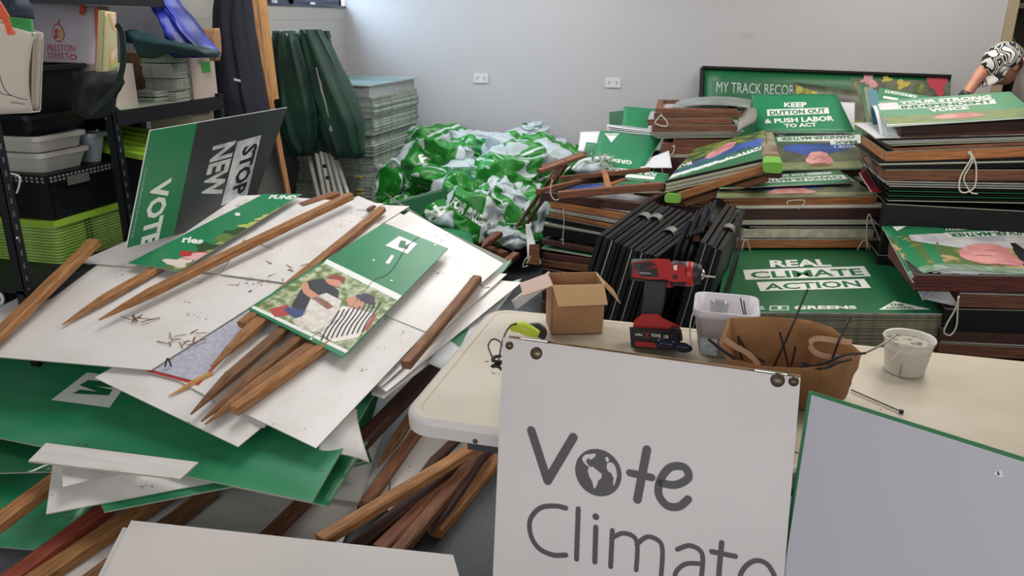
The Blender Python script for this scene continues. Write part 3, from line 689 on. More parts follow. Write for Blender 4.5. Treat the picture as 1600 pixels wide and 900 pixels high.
# ---------------- STOP NEW sign behind the heap
SN = [PZ(235, 204, 1.17), PZ(449, 168, 1.17), PZ(397, 318, .76), PZ(201, 374, .74)]
SN[2] = SN[1]+(SN[2]-SN[1])*1.12; SN[3] = SN[0]+(SN[3]-SN[0])*1.08
SN[2] = PP(390, 337, SN[0], (SN[3]-SN[0]).cross(SN[1]-SN[0]).normalized())
CHAR = mat('charcoal_print', '2e3033', .4, var='3a3b3d', vscale=3)
def ss(*l): return shp(SN, l)
A_ = ss((235, 204), (308, 192), (277, 342), (201, 374))
_h = ((SN[3]-SN[0]).length+(SN[2]-SN[1]).length)/2; _b = A_[2][0]+(A_[2][0]-A_[1][0])*max(0, (_h-A_[2][1])/max(A_[2][1]-A_[1][1], .01))
pr = [pol(GREEN, [(0, 0), (A_[1][0], 0), (_b, _h), (0, _h)], 1)]
def vt(s, x, y, x2, y2, wd, m, lift=3, bold=.04):   # word running down the sheet from one pixel to another
    a, b = ss((x, y), (x2, y2)); ln = sqrt((a[0]-b[0])**2+(a[1]-b[1])**2); an = math.degrees(atan2(b[1]-a[1], b[0]-a[0]))
    return txt(s, (a[0]+b[0])/2, (a[1]+b[1])/2, ln, wd, m, rot=an, bold=bold, lift=lift)
pr += [pol(PALE, ss((371, 221), (408, 211), (386, 305), (345, 322)), 2)]
pr += [vt('STOP', 392, 226, 371, 304, .115, INKK, 3), vt('NEW', 351, 224, 329, 308, .16, PALE, 3)]
pr += [vt('VOTE', 253, 281, 232, 385, .12, INKW, 3)]
pr += [vt('Authorised and printed for the local campaign', 228, 262, 206, 372, .016, PALE, 3, 0)]
sheet('placard', SN, .006, CHAR, 'charcoal and green placard lettered STOP NEW and VOTE behind the heap', 'sign', prints=pr, edge=INKW, pname='lettering')
# green sheets lying between heap and bags
sheet('green_sheet', [PZ(604, 318, .52), PZ(698, 293, .56), PZ(700, 342, .36), PZ(652, 352, .36)], .005, GREEND, 'plain dark green sheet leaning between the heap and the plastic banners', 'board')
sheet('green_sheet', [PZ(640, 345, .36), PZ(735, 362, .34), PZ(742, 388, .30), PZ(690, 392, .36)], .005, GREEN, 'small rounded green sheet just behind the foliage photo sheet', 'board')
# ================================================================ STACKS OF SIGNS, right
class Front:
    def __init__(s, p, ang): s.p = Vector(p); s.d = Vector((cos(ang), sin(ang), 0)); s.n = Vector((-sin(ang), cos(ang), 0))
    def at(s, x, y): return PP(x, y, s.p, s.n)
def framed(F, a, b, h, dep, m, label, group, panel=None, inset=0, cat='sign frame', thick=None):
    """timber frame lying flat: a, b = pixels of the top edge of its front rail, h = rail height in metres"""
    A = F.at(*a)+F.n*inset; B = F.at(*b)+F.n*inset; t = .038; up = Vector((0, 0, 1)); e = (B-A).normalized()
    g = empty('framed_sign', (A+B)/2-up*h, label, cat, group)
    def bx(p, q, w): # p..q centreline at top front, w along n
        return MB().hexa([p-up*h, q-up*h, q-up*h+F.n*w, p-up*h+F.n*w, p, q, q+F.n*w, p+F.n*w])
    def rl(p, q, w, nm='rail'):
        c = MB(); o = beam(nm, p-up*h/2+F.n*w/2, q-up*h/2+F.n*w/2, w, h, m, parent=g); return o
    rl(A, B, t); rl(A+F.n*(dep-t), B+F.n*(dep-t), t)
    for s_, P in ((1, A), (-1, B)):
        c = P+e*s_*t/2; beam('stile', c+F.n*t-up*h/2, c+F.n*(dep-t)-up*h/2, t, h, m, parent=g)
    if panel:
        q = .003
        sheet('panel', [A+F.n*dep+up*q, B+F.n*dep+up*q, B+up*q, A+up*q], .0028, panel, parent=g)
    return g
def flat(F, a, b, t, dep, m, label, group, name='sign_sheet', cat='board', inset=0, edge=None, prints=None, bow=(0, 0), fn=None):
    A = F.at(*a)+F.n*inset; B = F.at(*b)+F.n*inset
    if edge is None and m in (BLACK, GREEND): edge = m
    return sheet(name, [A+F.n*dep, B+F.n*dep, B, A], t, m, label, cat, group, edge=edge, prints=prints, bow=bow, fn=fn)
def fill(F, a, b, z1, z0, n, dep, m, what, group, panel=BLACK):
    A = F.at(*a); B = F.at(*b)
    for i in range(n):
        z = z1-(z1-z0)*i/n; h = (z1-z0)/n-.004
        A2 = Vector((A.x, A.y, z)); B2 = Vector((B.x, B.y, z))
        e = (B2-A2).normalized(); j = random.uniform(-.012, .012); up = Vector((0, 0, 1)); t = .038
        g = empty('framed_sign', (A2+B2)/2-up*h, '%s, %s down' % (what, ORD[i]), 'sign frame', group)
        mm_ = m[i % len(m)] if isinstance(m, list) else m
        for p, q in ((A2+e*j, B2+e*j), (A2+F.n*(dep-t)+e*j, B2+F.n*(dep-t)+e*j)): beam('rail', p-up*h/2+F.n*t/2, q-up*h/2+F.n*t/2, t, h, mm_, parent=g)
        sheet('panel', [A2+F.n*dep-up*.001, B2+F.n*dep-up*.001, B2-up*.001, A2-up*.001], .003, panel, parent=g)
def ropeloop(label, px, Y=None, F=None, r=.0035):
    pts = [(F.at(x, y)-F.n*.012) if F else PY(x, y, Y) for x, y in px]
    return tag(rope('string_loop', pts, r, STRING, n=6), label, 'string')
# ---- S1: pack with REAL CLIMATE ACTION
Q = [PZ(1138, 388, .5), PZ(1391, 388, .5), PZ(1476, 490, .5), PZ(1118, 487, .5)]
pr = [wq(Q, 'REAL', [(1202, 407), (1292, 405), (1300, 416.5), (1204, 418)], bold=.04),
      pol(INKW, shp(Q, [(1161, 422), (1350, 416), (1361, 432), (1165, 437.5)]), 2), wq(Q, 'CLIMATE', [(1171, 425), (1344, 419.5), (1351, 430.5), (1174, 435.5)], INKG, .025, 3),
      pol(INKW, shp(Q, [(1182, 441), (1350, 436), (1361, 450), (1188, 455)]), 2), wq(Q, 'ACTION', [(1193, 443.5), (1340, 438.5), (1347, 448.5), (1195, 453.5)], INKG, .025, 3),
      wq(Q, 'VOTE', [(1134, 480), (1193, 479), (1195, 484), (1133, 485)]), wq(Q, 'GREENS', [(1241, 478), (1337, 478), (1340, 483), (1240, 484)]),
      pol(INKW, shp(Q, [(1203, 478), (1232, 478), (1233, 485), (1202, 485.5)]), 2), pol(GREEN, shp(Q, [(1205, 479), (1230, 479), (1231, 484), (1204, 484.5)]), 3), wq(Q, '1', [(1215, 479.5), (1221, 479.5), (1221, 483.5), (1215, 483.5)], lift=4),
      pol(INKW, shp(Q, [(1397, 470.5), (1456, 484), (1373, 484)]), 2), wq(Q, 'THE', [(1390, 475), (1411, 475), (1413, 478.5), (1389, 478.5)], INKG, .04, 3), wq(Q, 'GREENS', [(1386, 479.5), (1423, 479.5), (1430, 483), (1383, 483)], INKG, .03, 3)]
sheet('printed_sign', Q, .005, mat('rca_green', '1b6840', .4, var='195e3a', vscale=2), 'green sign lettered REAL CLIMATE ACTION on top of its pack', 'sign', prints=pr, edge=PALE)
OLV = mat('stacked_edge', '9a927a', .7, var='837c66', vscale=50)
base = sheet('sign_sheet', [q-Vector((0, 0, .0056)) for q in Q], .005, GREEND, edge=OLV)
tag(base, 'sheet in the pack under the REAL CLIMATE ACTION sign', 'board', 'sheets under the REAL CLIMATE ACTION sign')
for i in range(1, 27):
    c = base.copy(); COL.objects.link(c); c.location.z -= .0056*i; c.location.x += random.uniform(-.004, .004); c.location.y += random.uniform(-.004, .004)
F1 = Front(Q[3], atan2(Q[2].y-Q[3].y, Q[2].x-Q[3].x))
fill(F1, (1112, 500), (1500, 500), .335, .005, 6, .85, [BLACK, TIMD], 'frame in the low stack carrying the REAL CLIMATE ACTION pack', 'frames under the REAL CLIMATE ACTION pack')
sheet('sign_sheet', [PZ(1395, 412, .46), PZ(1408, 412, .46), PZ(1470, 486, .46), PZ(1440, 486, .46)], .005, GREEND, 'green sheet edge sticking out to the right of the REAL CLIMATE ACTION sign', 'board')
# ---- S2: stack behind it
F2 = Front(PZ(1142, 391, .5), atan2(.24, .81))
G2 = 'framed signs stacked behind the REAL CLIMATE ACTION sign'
z2 = F2.at(1133, 307).z
Qa = [PZ(1131, 277, z2+.034), PZ(1312, 266, z2+.036), PZ(1335, 285, z2+.034), PZ(1124, 294, z2+.030)]
Qb = [PZ(1124, 284, z2+.02), PZ(1322, 272, z2+.03), PZ(1371, 306, z2+.004), PZ(1119, 308, z2+.004)]
def portrait(Qx, band, names, shirt, face, flip=True, fol=FOL2, faceshape=None, dark=GREEN):
    pr = [pol(fol, shp(Qx, Qx_px), 0)] if False else []
    return pr
pr = [pol(FOL2, [(0, .22), (1.0, .22), (1.0, 1.0), (0, 1.0)], 0)]
def clampq(C4, f):  # fractional polygon helper
    A, B, D, E = C4; W = ((B-A).length+(D-E).length)/2; H = ((E-A).length+(D-B).length)/2
    return lambda m, pts, lift=1: pol(m, [(u*W, v*H) for u, v in pts], lift)
def wf(C4, s, u0, v0, u1, v1, m=INKG, flip=False, bold=.04, lift=3):
    A, B, D, E = C4; W = ((B-A).length+(D-E).length)/2; H = ((E-A).length+(D-B).length)/2
    return txt(s, (u0+u1)/2*W, (v0+v1)/2*H, (u1-u0)*W, (v1-v0)*H, m, 180 if flip else 0, bold, lift)
def bf(C4, m, u, v, ru, rv, lift=2, **k):
    A, B, D, E = C4; W = ((B-A).length+(D-E).length)/2; H = ((E-A).length+(D-B).length)/2
    return blob(m, u*W, v*H, ru*W, rv*H, lift, **k)
HAIR = mat('print_hair', '6e5038', .4)
def candidate(C4, flip=True, shirt=BLUE):
    """upside-down campaign portrait: green head band, white name band, shirt, face towards the viewer"""
    g = clampq(C4, 1)
    return [g(FOL2, [(.005, .3), (.995, .3), (.995, .99), (.005, .99)], 1), g(mat('print_grass', '6d7b4f', .4, var='8a8f62', vscale=10), [(.005, .82), (.995, .82), (.995, .99), (.005, .99)], 2),
            g(shirt, [(.12, .36), (.92, .34), (.86, .50), (.70, .58), (.58, .66), (.34, .66), (.22, .56), (.10, .52)], 3),
            bf(C4, SKIN, .48, .74, .15, .17, 4, wob=.1), g(SKIN, [(.38, .62), (.50, .56), (.60, .62), (.56, .74), (.40, .74)], 4), bf(C4, HAIR, .48, .90, .12, .045, 5, wob=.2),
            bf(C4, mat('print_skin_shade', 'b0706c', .4), .43, .77, .03, .012, 5), bf(C4, mat('print_skin_shade', 'b0706c', .4), .53, .77, .03, .012, 5), bf(C4, mat('print_skin_shade', 'b0706c', .4), .48, .68, .05, .012, 5),
            wf(C4, 'FOR GRIFFITH', .50, .03, .92, .11, INKW, flip, .02), g(INKW, [(.06, .13), (.98, .13), (.98, .29), (.62, .29), (.06, .25)], 3), wf(C4, 'CHANDLER-MATHER', .10, .145, .92, .235, INKG, flip, .04, 4), wf(C4, 'MAX', .68, .30, .94, .38, INKG, flip, .04, 4) , g(INKW, [(.64, .29), (.98, .29), (.98, .39), (.64, .39)], 3),
            wf(C4, 'VOTE 1', .68, .42, .92, .48, INKW, flip, .02, 4), g(INKW, [(.03, .02), (.19, .02), (.11, .12)], 3)]
sheet('printed_sign', Qa, .005, GREEN, 'green sign with upside-down candidate name under the green capped timber end', 'sign', prints=[clampq(Qa, 1)(INKW, [(.05, .1), (.25, .1), (.15, .5)], 2), wf(Qa, 'MEMBER FOR GRIFFITH', .3, .1, .9, .3, INKW, True, .02), clampq(Qa, 1)(INKW, [(.2, .4), (.98, .4), (.98, .75), (.2, .75)], 2), wf(Qa, 'CHANDLER-MATHER', .25, .45, .95, .7, INKG, True, .04)])
sheet('printed_sign', Qb, .005, GREEN, 'long portrait sign with a blue shirt on the middle stack, above the orange rails', 'sign', prints=candidate(Qb))
framed(F2, (1133, 308), (1371, 307), .026, .62, TIMO, 'thin orange timber frame directly under the long blue shirt portrait', G2)
framed(F2, (1140, 316), (1369, 314), .022, .62, TIMO, 'second thin orange timber frame under the long blue shirt portrait', G2)
framed(F2, (1150, 320), (1379, 318), .024, .62, mat('white_painted_rail', 'cfc9bd', .5), 'white painted frame between the orange rails and the dark brown one', G2, PALE)
framed(F2, (1150, 326), (1379, 325), .058, .62, TIMD, 'deep dark brown frame in the middle stack', G2)
flat(F2, (1157, 344), (1379, 343.5), .024, .62, WHITE2, 'thick white panel under the dark brown frame', G2)
for i, (dx, m_) in enumerate(((0, BLACK), (12, PALE), (5, BLACK), (20, PALE))):
    flat(F2, (1160+dx, 352.5+i*1.5), (1372-dx/2, 352.5+i*1.5), .004, .6, m_, 'thin %s sheet between the white panel and the white rail, %s down' % ('black' if m_ == BLACK else 'pale', ORD[i]), G2)
WR = mat('whitewashed_rail', 'bfb9a8', .6, var='a69f8c', vscale=30)
framed(F2, (1162, 358), (1366, 358.5), .048, .62, WR, 'whitewashed timber frame near the bottom of the middle stack', G2)
framed(F2, (1142, 375), (1392, 374), .046, .62, TIMO, 'orange timber frame at the bottom of the middle stack in view', G2, PALE)
fill(F2, (1140, 380), (1392, 380), F2.at(1200, 391).z-.012, .005, 8, .6, [TIMD, BLACK], 'frame hidden low in the middle stack', 'frames low in the middle stack')
ropeloop('cotton string loop hanging over the right end of the middle stack', [(1353, 389), (1353, 345), (1357, 334), (1361, 345), (1374, 378), (1372, 391)], F=F2)
ropeloop('cotton string over the white rail at the right of the middle stack', [(1338, 390), (1346, 376), (1352, 376), (1358, 390)], F=F2, r=.003)
ropeloop('cotton string loop at the left end of the middle stack', [(1158, 390), (1161, 377), (1165, 373), (1168, 380), (1171, 391)], F=F2, r=.003)
ropeloop('short white string tied around the thin orange rail', [(1229, 319), (1231, 313), (1256, 313), (1246, 326)], F=F2, r=.003)
# ---- S3: tilted portrait frame
Y3 = 4.15
Q3 = [PY(1086, 232, 4.85), PY(1195, 203, 4.85), PY(1203, 246, Y3), PY(1040, 283, Y3)]
sheet('printed_sign', Q3, .006, FOL2, 'tilted portrait sign in a black rim leaning across the stacks', 'sign', edge=BLACK,
      prints=(lambda g: [g(FOL, [(.01, .01), (.99, .01), (.99, .5), (.01, .5)], 1), g(BLUE, [(.03, .75), (.4, .40), (.75, .28), (.97, .30), (.97, .55), (.03, .88)], 2), g(SKIN, [(.28, .52), (.30, .38), (.52, .12), (.62, .2), (.60, .36), (.48, .48), (.36, .58)], 3), g(mat('print_skin_shade', 'b0706c', .4), [(.36, .36), (.50, .22), (.52, .26), (.40, .42)], 4),
                         g(INKW, [(.02, .84), (.98, .56), (.98, .68), (.02, .96)], 3), g(INKG, [(.02, .92), (.98, .68), (.98, .99), (.02, .99)], 3)])(clampq(Q3, 1)) +
      [wq(Q3, 'CHANDLER-MATHER', [(1190, 231), (1060, 271), (1056, 264), (1185, 226)], INKG, .04, 4), wq(Q3, 'MAX', [(1082, 258), (1058, 266), (1060, 260), (1080, 253)], INKW, .02, 4)])
for i in range(3):
    d_ = Vector((0, 0, -.012-.020*i)); tag(sheet('backing_board', [p+d_ for p in Q3], .016 if i < 2 else .008, BLACK), 'black backing board under the tilted portrait sign, %s one down' % ORD[i], 'board', 'black boards under the tilted portrait')
g3 = 'tilted timbers under the leaning portrait'
beam('timber_batten', PY(1062, 306, Y3), PY(1197, 262, Y3), .04, .042, TIMO, 'orange brown batten under the tilted black boards', 'timber', g3)
beam('timber_batten', PY(1070, 318, Y3+.03), PY(1200, 277, Y3+.03), .04, .035, TIM, 'darker batten lying below the orange one under the tilted portrait', 'timber', g3)
LIMEP = mat('lime_paint', '6fae3e', .5)
def capped(px0, Y0, px1, Y1, w, h, lab):
    a = PY(*px0, Y0); b = PY(*px1, Y1); g = beam('painted_end_timber', a, b, w, h, TIM, lab, 'timber')
    d = (b-a).normalized(); g.data.materials[0] = mat('pale_end_timber', '8f8a74', .6, var='6b4a33', vscale=9); c = beam('painted_end', a-d*.002, a+d*.16, w*1.03, h*1.03, LIMEP); attach(c, g); return g
capped((1208, 262), 3.95, (1196, 212), 4.9, .085, .05, 'timber with a lime green painted end beside the tilted portrait')
beam('timber_batten', PY(1209, 273, 3.96), PY(1199, 230, 4.7), .08, .035, TIMD, 'dark timber end directly below the lime painted end', 'timber')
capped((1051, 310), 4.1, (1066, 292), 4.7, .08, .045, 'lower lime painted timber end left of the middle stack')
# ---- S8: KEEP / MAX stack
F8 = Front(PY(1215, 268, 4.88), radians(6))
Q8 = [PY(1203, 208, 5.5), PY(1346, 203, 5.55), PY(1352, 263, 4.9), PY(1220, 266, 4.86)]
sheet('printed_sign', Q8, .005, GREEN, 'candidate portrait with blue shirt lying flat below the KEEP DUTTON OUT sign', 'sign', prints=candidate(Q8))
zz = F8.at(1222, 268).z
framed(F8, (1222, 269), (1352, 265), .04, .6, TIMD, 'dark frame right under the flat candidate portrait', 'frames of the far middle stack', BLACK)
fill(F8, (1222, 275), (1352, 272), F8.at(1222, 269).z-.045, .005, 12, .6, [BLACK, TIM], 'frame in the stack under the flat candidate portrait', 'frames of the far middle stack')
QK = [PY(1175, 147, 5.75), PY(1307, 147, 5.75), PY(1336, 207, 5.45), PY(1181, 206, 5.42)]
pr = [wq(QK, 'KEEP', [(1225, 161), (1260, 160), (1261, 168), (1225, 168)]), pol(INKW, shp(QK, [(1198, 172), (1294, 168), (1296, 177), (1199, 182)]), 2), wq(QK, 'DUTTON OUT', [(1202, 174), (1289, 169.5), (1291, 176), (1203, 181)], INKG, .04, 3),
      wq(QK, '& PUSH LABOR', [(1194, 187), (1302, 180), (1304, 188), (1195, 194)]), wq(QK, 'TO ACT', [(1225, 194), (1275, 191), (1277, 197), (1226, 200)])]
sheet('printed_sign', QK, .005, mat('keep_green', '1b7f55', .4), 'green sign lettered KEEP DUTTON OUT & PUSH LABOR TO ACT', 'sign', prints=pr, edge=INKW)
sheet('white_sheet', [PY(1306, 159, 5.85), PY(1336, 160, 5.85), PY(1335, 206, 5.65), PY(1310, 206, 5.65)], .005, WHITE2, 'white sheet standing behind the KEEP DUTTON OUT sign', 'board', prints=None)
QB = [PY(1239, 128, 6.02), PY(1368, 146, 5.98), PY(1360, 330, 5.72), PY(1240, 320, 5.76)]
gq = clampq(QB, 1)
sheet('photo_board', QB, .02, FOL2, 'dark garden photo board leaning behind the KEEP DUTTON OUT sign', 'sign', edge=BLACK, prints=[gq(mat('yellow_blooms', 'b7b43e', .5, var='3b4426', vscale=14), [(.04, .02), (.3, .06), (.28, .14), (.04, .12)], 1), gq(PALE, [(.4, .1), (.75, .12), (.7, .22), (.45, .2)], 1), gq(FOL, [(.6, .25), (.98, .25), (.98, .5), (.6, .5)], 1)])
# dark boards standing in the gap right of it, with wire stakes
for i in range(4):
    d_ = i*6
    sheet('photo_board', [PY(1338+d_, 128+i*4, 5.6-.35*i), PY(1352+d_, 128+i*4, 5.6-.35*i), PY(1392+d_*.4, 300, 4.4-.02*i), PY(1372+d_*.4, 300, 4.4-.02*i)], .006, (FOL2, GREEND, FOL2, TEAL)[i], 'board standing edge-on in the gap left of the YOUR STRONG stack, %s from the left' % ('first', 'second', 'third', 'fourth')[i], 'board')
sheet('photo_board', [PY(1343, 270, 4.15), PY(1352, 262, 4.5), PY(1378, 300, 4.1), PY(1362, 300, 4.05)], .004, REDP, 'small red printed board among the wire legs', 'board')
def wire(pts, Y, lab, nm='wire_stake', r=.0028):
    return tag(rope(nm, [PY(x, y, Y) for x, y in pts], r, WIRE, n=6, k=3), lab, 'wire stake')
wire([(1376, 302), (1345, 252), (1341, 246), (1346, 241), (1355, 240), (1360, 246), (1379, 300)], 4.15, 'bent wire sign leg in the gap beside the YOUR STRONG stack, front one')
wire([(1380, 300), (1350, 252), (1350, 245), (1358, 243), (1364, 250), (1382, 290)], 4.2, 'bent wire sign leg in the gap beside the YOUR STRONG stack, rear one')
wire([(1125, 480), (1152, 398), (1154, 336), (1153, 330), (1156, 329), (1157, 340), (1154, 402), (1132, 480)], 3.2, 'long wire sign leg standing at the left of the REAL CLIMATE ACTION sign')
wire([(1122, 484), (1148, 400), (1150, 340), (1151, 332), (1154, 333), (1153, 400), (1127, 482)], 3.22, 'second wire sign leg just left of the long one')
# ---- track record board on the back wall
QT = [PY(1098, 107, 6.24), PY(1486, 121, 6.20), PY(1470, 330, 5.95), PY(1090, 305, 5.95)]
pr = [wq(QT, 'MY TRACK RECORD', [(1120, 128), (1252, 134), (1252, 150), (1119, 144.5)], mat('print_grey', 'b9bdbd', .4), .0)]
gt = clampq(QT, 1)
VEG = [((1356, 127), .05, .06, SKIN), ((1385, 124), .03, .02, mat('yellow_pepper', 'b9a53a', .4)), ((1410, 132), .04, .03, mat('yellow_pepper', 'b9a53a', .4)), ((1342, 134), .03, .03, mat('pear_green', '6f8f3a', .4)), ((1465, 130), .06, .07, REDP), ((1436, 138), .03, .04, FOL)]
pr.append(pol(FOL2, shp(QT, [(1330, 122), (1484, 128), (1478, 200), (1330, 200)]), 1))
for i, (c_, ru, rv, m_) in enumerate(VEG): p = shp(QT, [c_])[0]; pr.append(blob(m_, p[0], p[1], ru, rv, 3, wob=.3, sd=i))
sheet('long_banner_board', QT, .02, mat('banner_green', '196038', .4), 'long green board lettered MY TRACK RECORD with produce photo, dark rimmed, against the back wall', 'sign', prints=pr, edge=BLACK)
for a, b in (((1097, 105), (1486, 119)),):
    o = beam('dark_rim', PY(*a, 6.235), PY(*b, 6.195), .03, .02, BLACK); attach(o, bpy.data.objects['long_banner_board'])
o = beam('dark_rim', PY(1097, 106, 6.235), PY(1089, 305, 5.94), .03, .014, BLACK); attach(o, bpy.data.objects['long_banner_board'])
# ---- S4: far left stack of brown frames with green sheets
F4 = Front(PY(1024, 169, 5.0), radians(3))
G4 = 'brown frames of the far stack'
for i, (a, b, h) in enumerate((((1024, 169), (1153, 170), .034), ((1022, 177), (1158, 175), .038), ((1012, 187), (1145, 185), .036), ((1019, 196), (1149, 196), .040))):
    framed(F4, a, b, h, .6, TIM, 'brown timber frame in the far stack, %s under the grey curled sheet' % ('first', 'second', 'third', 'fourth')[i], G4, PALE if i else None)
sheet('curled_sheet', [PY(1075, 156, 5.55), PY(1176, 157, 5.5), PY(1172, 168, 5.02), PY(1048, 168, 5.02)], .004, mat('grey_photo', '8d9396', .3, var='6f7a74', vscale=4), 'grey glossy sheet bowed on top of the far brown stack', 'board', bow=(.02, .02))
sheet('curled_sheet', [PY(1150, 170, 5.1), PY(1178, 168, 5.3), PY(1180, 190, 5.1), PY(1152, 206, 4.95)], .004, mat('grey_sheet_side', '8f918b', .5), 'grey sheet drooping over the right end of the far brown stack', 'board', bow=(.01, .02))
for i in range(5):
    flat(F4, (1010+i*4, 206.5+i*2.2), (1162-i*3, 205+i*2.2), .004, .6, (WHITE2, PALE, WHITE2, TEAL, PALE)[i], 'pale thin sheet below the far brown frames, %s one down' % ORD[i], 'pale sheets of the far stack')
for i, (a, b, h) in enumerate((((1052, 218), (1150, 218), .026), ((1035, 223), (1150, 224), .025), ((1035, 229), (1150, 230), .05))):
    framed(F4, a, b, h, .6, TIM, 'brown timber frame lower in the far stack, %s under the pale sheets' % ('first', 'second', 'third')[i], 'lower brown frames of the far stack')
flat(F4, (1030, 241), (1150, 241), .02, .6, GREEN, 'green edged sheet pack under the lower brown frames', 'sheets low in the far stack')
framed(F4, (1030, 246), (1150, 246), .046, .6, TIMD, 'dark frame under the green edged sheet pack', 'dark frames low in the far stack')
sheet('white_sheet', [PY(995, 272-18, 4.98), PY(1045, 235, 4.96), PY(1050, 262, 4.8), PY(1000, 262, 4.8)], .004, WHITE2, 'white sheets fanning out left of the dark frame with string ties', 'board')
framed(F4, (995, 256), (1100, 258), .07, .6, TIMD, 'deep dark brown frame at the foot of the far stack', 'dark frames low in the far stack')
fill(F4, (990, 275), (1150, 275), F4.at(1000, 275).z, .005, 8, .6, [TIMD, TIM], 'hidden brown frame at the base of the far stack', 'base frames of the far stack')
ropeloop('string loop hanging on the brown rails at the left end of the far stack', [(1034, 178), (1027, 186), (1024, 192), (1035, 197), (1043, 196), (1041, 188), (1032, 179)], F=F4, r=.004)
ropeloop('string tied over the lower rails of the far stack', [(1050, 229), (1054, 228), (1052, 238), (1049, 241)], F=F4, r=.004)
ropeloop('left string tie on the deep dark frame of the far stack', [(1030, 252), (1023, 262), (1020, 270)], F=F4, r=.004)
ropeloop('right string tie on the deep dark frame of the far stack', [(1038, 250), (1034, 262), (1036, 272)], F=F4, r=.004)
# green sheets left of it
def gs(px, Ys, m, lab, prints=None, **k): return sheet('green_sheet', [PY(x, y, Y_) for (x, y), Y_ in zip(px, Ys)], .005, m, lab, 'board', prints=prints, edge=INKW, **k)
gs([(952, 175), (978, 172), (978, 340), (952, 340)], [5.8, 5.8, 5.6, 5.6], GREENDD if False else GREEND, 'small dark green sheet corner at the far left of the back stacks')
gs([(975, 166), (1032, 171), (1022, 202), (972, 196)], [5.5, 5.5, 5.35, 5.35], GREEN, 'green sheet standing left of the far brown frames')
for i in range(3): gs([(948, 194+i*3), (1020, 201+i*2), (1018, 206+i*2), (950, 197+i*3)], [5.5, 5.4, 5.2, 5.3], WHITE2, 'white sheet edge above the green EDICA sign, %s one down' % ORD[i])
gs([(907, 206), (938, 205), (932, 240), (903, 236)], [5.45, 5.45, 5.3, 5.3], WHITE2, 'white sheet standing at the far left of the back stacks')
gs([(916, 222), (934, 224), (928, 250), (910, 244)], [5.3, 5.3, 5.2, 5.2], GREEN, 'small green sheet before the white one at the far left of the back stacks')
QE = [PY(938, 204, 5.25), PY(1036, 213, 5.2), PY(1000, 272, 4.75), PY(924, 262, 4.75)]
pr = [pol(INKW, shp(QE, [(945, 210), (968, 210), (955, 224)]), 2), wq(QE, 'THE GREENS', [(965, 214), (948, 213), (948, 211), (966, 211)], INKG, .02, 3), wq(QE, 'GREE', [(987, 256), (955, 253), (956, 248), (988, 250)], INKW, .03), pol(INKW, shp(QE, [(952, 261), (996, 263), (992, 270), (950, 268)]), 2), wq(QE, 'EDICA', [(993, 269), (953, 268), (953, 262), (993, 263)], INKG, .04, 3)]
sheet('printed_sign', QE, .005, GREEN, 'green sign with upside-down words and a white triangle logo, left of the far stack', 'sign', prints=pr, edge=INKW)
QE2 = [PY(985, 262, 4.75), PY(1046, 272, 4.7), PY(1040, 286, 4.55), PY(975, 280, 4.6)]
sheet('printed_sign', QE2, .005, GREEN, 'green and white sign with upside-down lettering lying under the crossing slats', 'sign', prints=[wf(QE2, 'FOR BRIS', .05, .1, .7, .45, INKW, True), clampq(QE2, 1)(INKW, [(.0, .55), (.7, .5), (.7, .8), (.0, .85)], 2)])
QE3 = [PY(870, 290, 4.6), PY(1000, 282, 4.6), PY(1035, 300, 4.3), PY(880, 300, 4.3)]
sheet('printed_sign', QE3, .005, FOL2, 'blue and pink portrait sign lying on the near left stack under loose slats', 'sign', prints=(lambda g: [g(BLUE, [(.05, .1), (.7, .1), (.5, .7), (.1, .6)], 2), g(SKIN, [(.6, .5), (.9, .4), (.95, .9), (.65, .9)], 3), g(INKG, [(.5, 0), (1, 0), (1, .3), (.6, .3)], 2)])(clampq(QE3, 1)))
# ---- S5: right stack
F5 = Front(PY(1409, 200, 4.0), radians(2))
Q5 = [PY(1366, 158, 4.62), PY(1578, 143, 4.6), PY(1625, 182, 3.97), PY(1386, 197, 3.98)]
pr = [wq(Q5, 'YOUR STRONG', [(1404, 159), (1548, 149), (1549, 155), (1405, 164)], bold=.05), pol(INKW, shp(Q5, [(1404, 165), (1553, 155), (1557, 162), (1407, 171.5)]), 2), wq(Q5, 'INDEPENDENT', [(1407, 166), (1549, 156.5), (1552, 161), (1409, 170.5)], INKG, .05, 3), wq(Q5, 'VOICE', [(1450, 170), (1512, 166), (1515, 171), (1452, 176)], bold=.05),
      pol(mat('pale_grass', '84905c', .4, var='6a7f57', vscale=18), shp(Q5, [(1377, 184), (1610, 168), (1622, 181), (1383, 195)]), 1), blob(SKIN, *shp(Q5, [(1498, 181)])[0], .105, .055, 3, wob=.06), pol(INKW, shp(Q5, [(1383, 195), (1500, 190), (1500, 191), (1384, 196.5)]), 2)]
sheet('printed_sign', Q5, .005, mat('pale_printed_green', '5c9a76', .28), 'pale green glossy sign lettered YOUR STRONG INDEPENDENT VOICE on the right stack', 'sign', prints=pr, edge=INKW)
QF = [PY(1375, 137, 4.9), PY(1460, 152, 4.85), PY(1455, 166, 4.7), PY(1366, 158, 4.66)]
sheet('printed_sign', QF, .004, GREEN, 'green sign with the word FLIGHT peeping out behind the YOUR STRONG sign', 'sign', edge=INKW, prints=[pol(INKW, shp(QF, [(1384, 141), (1434, 150), (1430, 153), (1382, 145)]), 2), wq(QF, 'FLIGHT P', [(1386, 142), (1432, 150.5), (1430, 152.5), (1384, 145)], INKG, .03, 3), pol(INKW, shp(QF, [(1380, 150), (1404, 154), (1402, 157), (1380, 154)]), 2)])
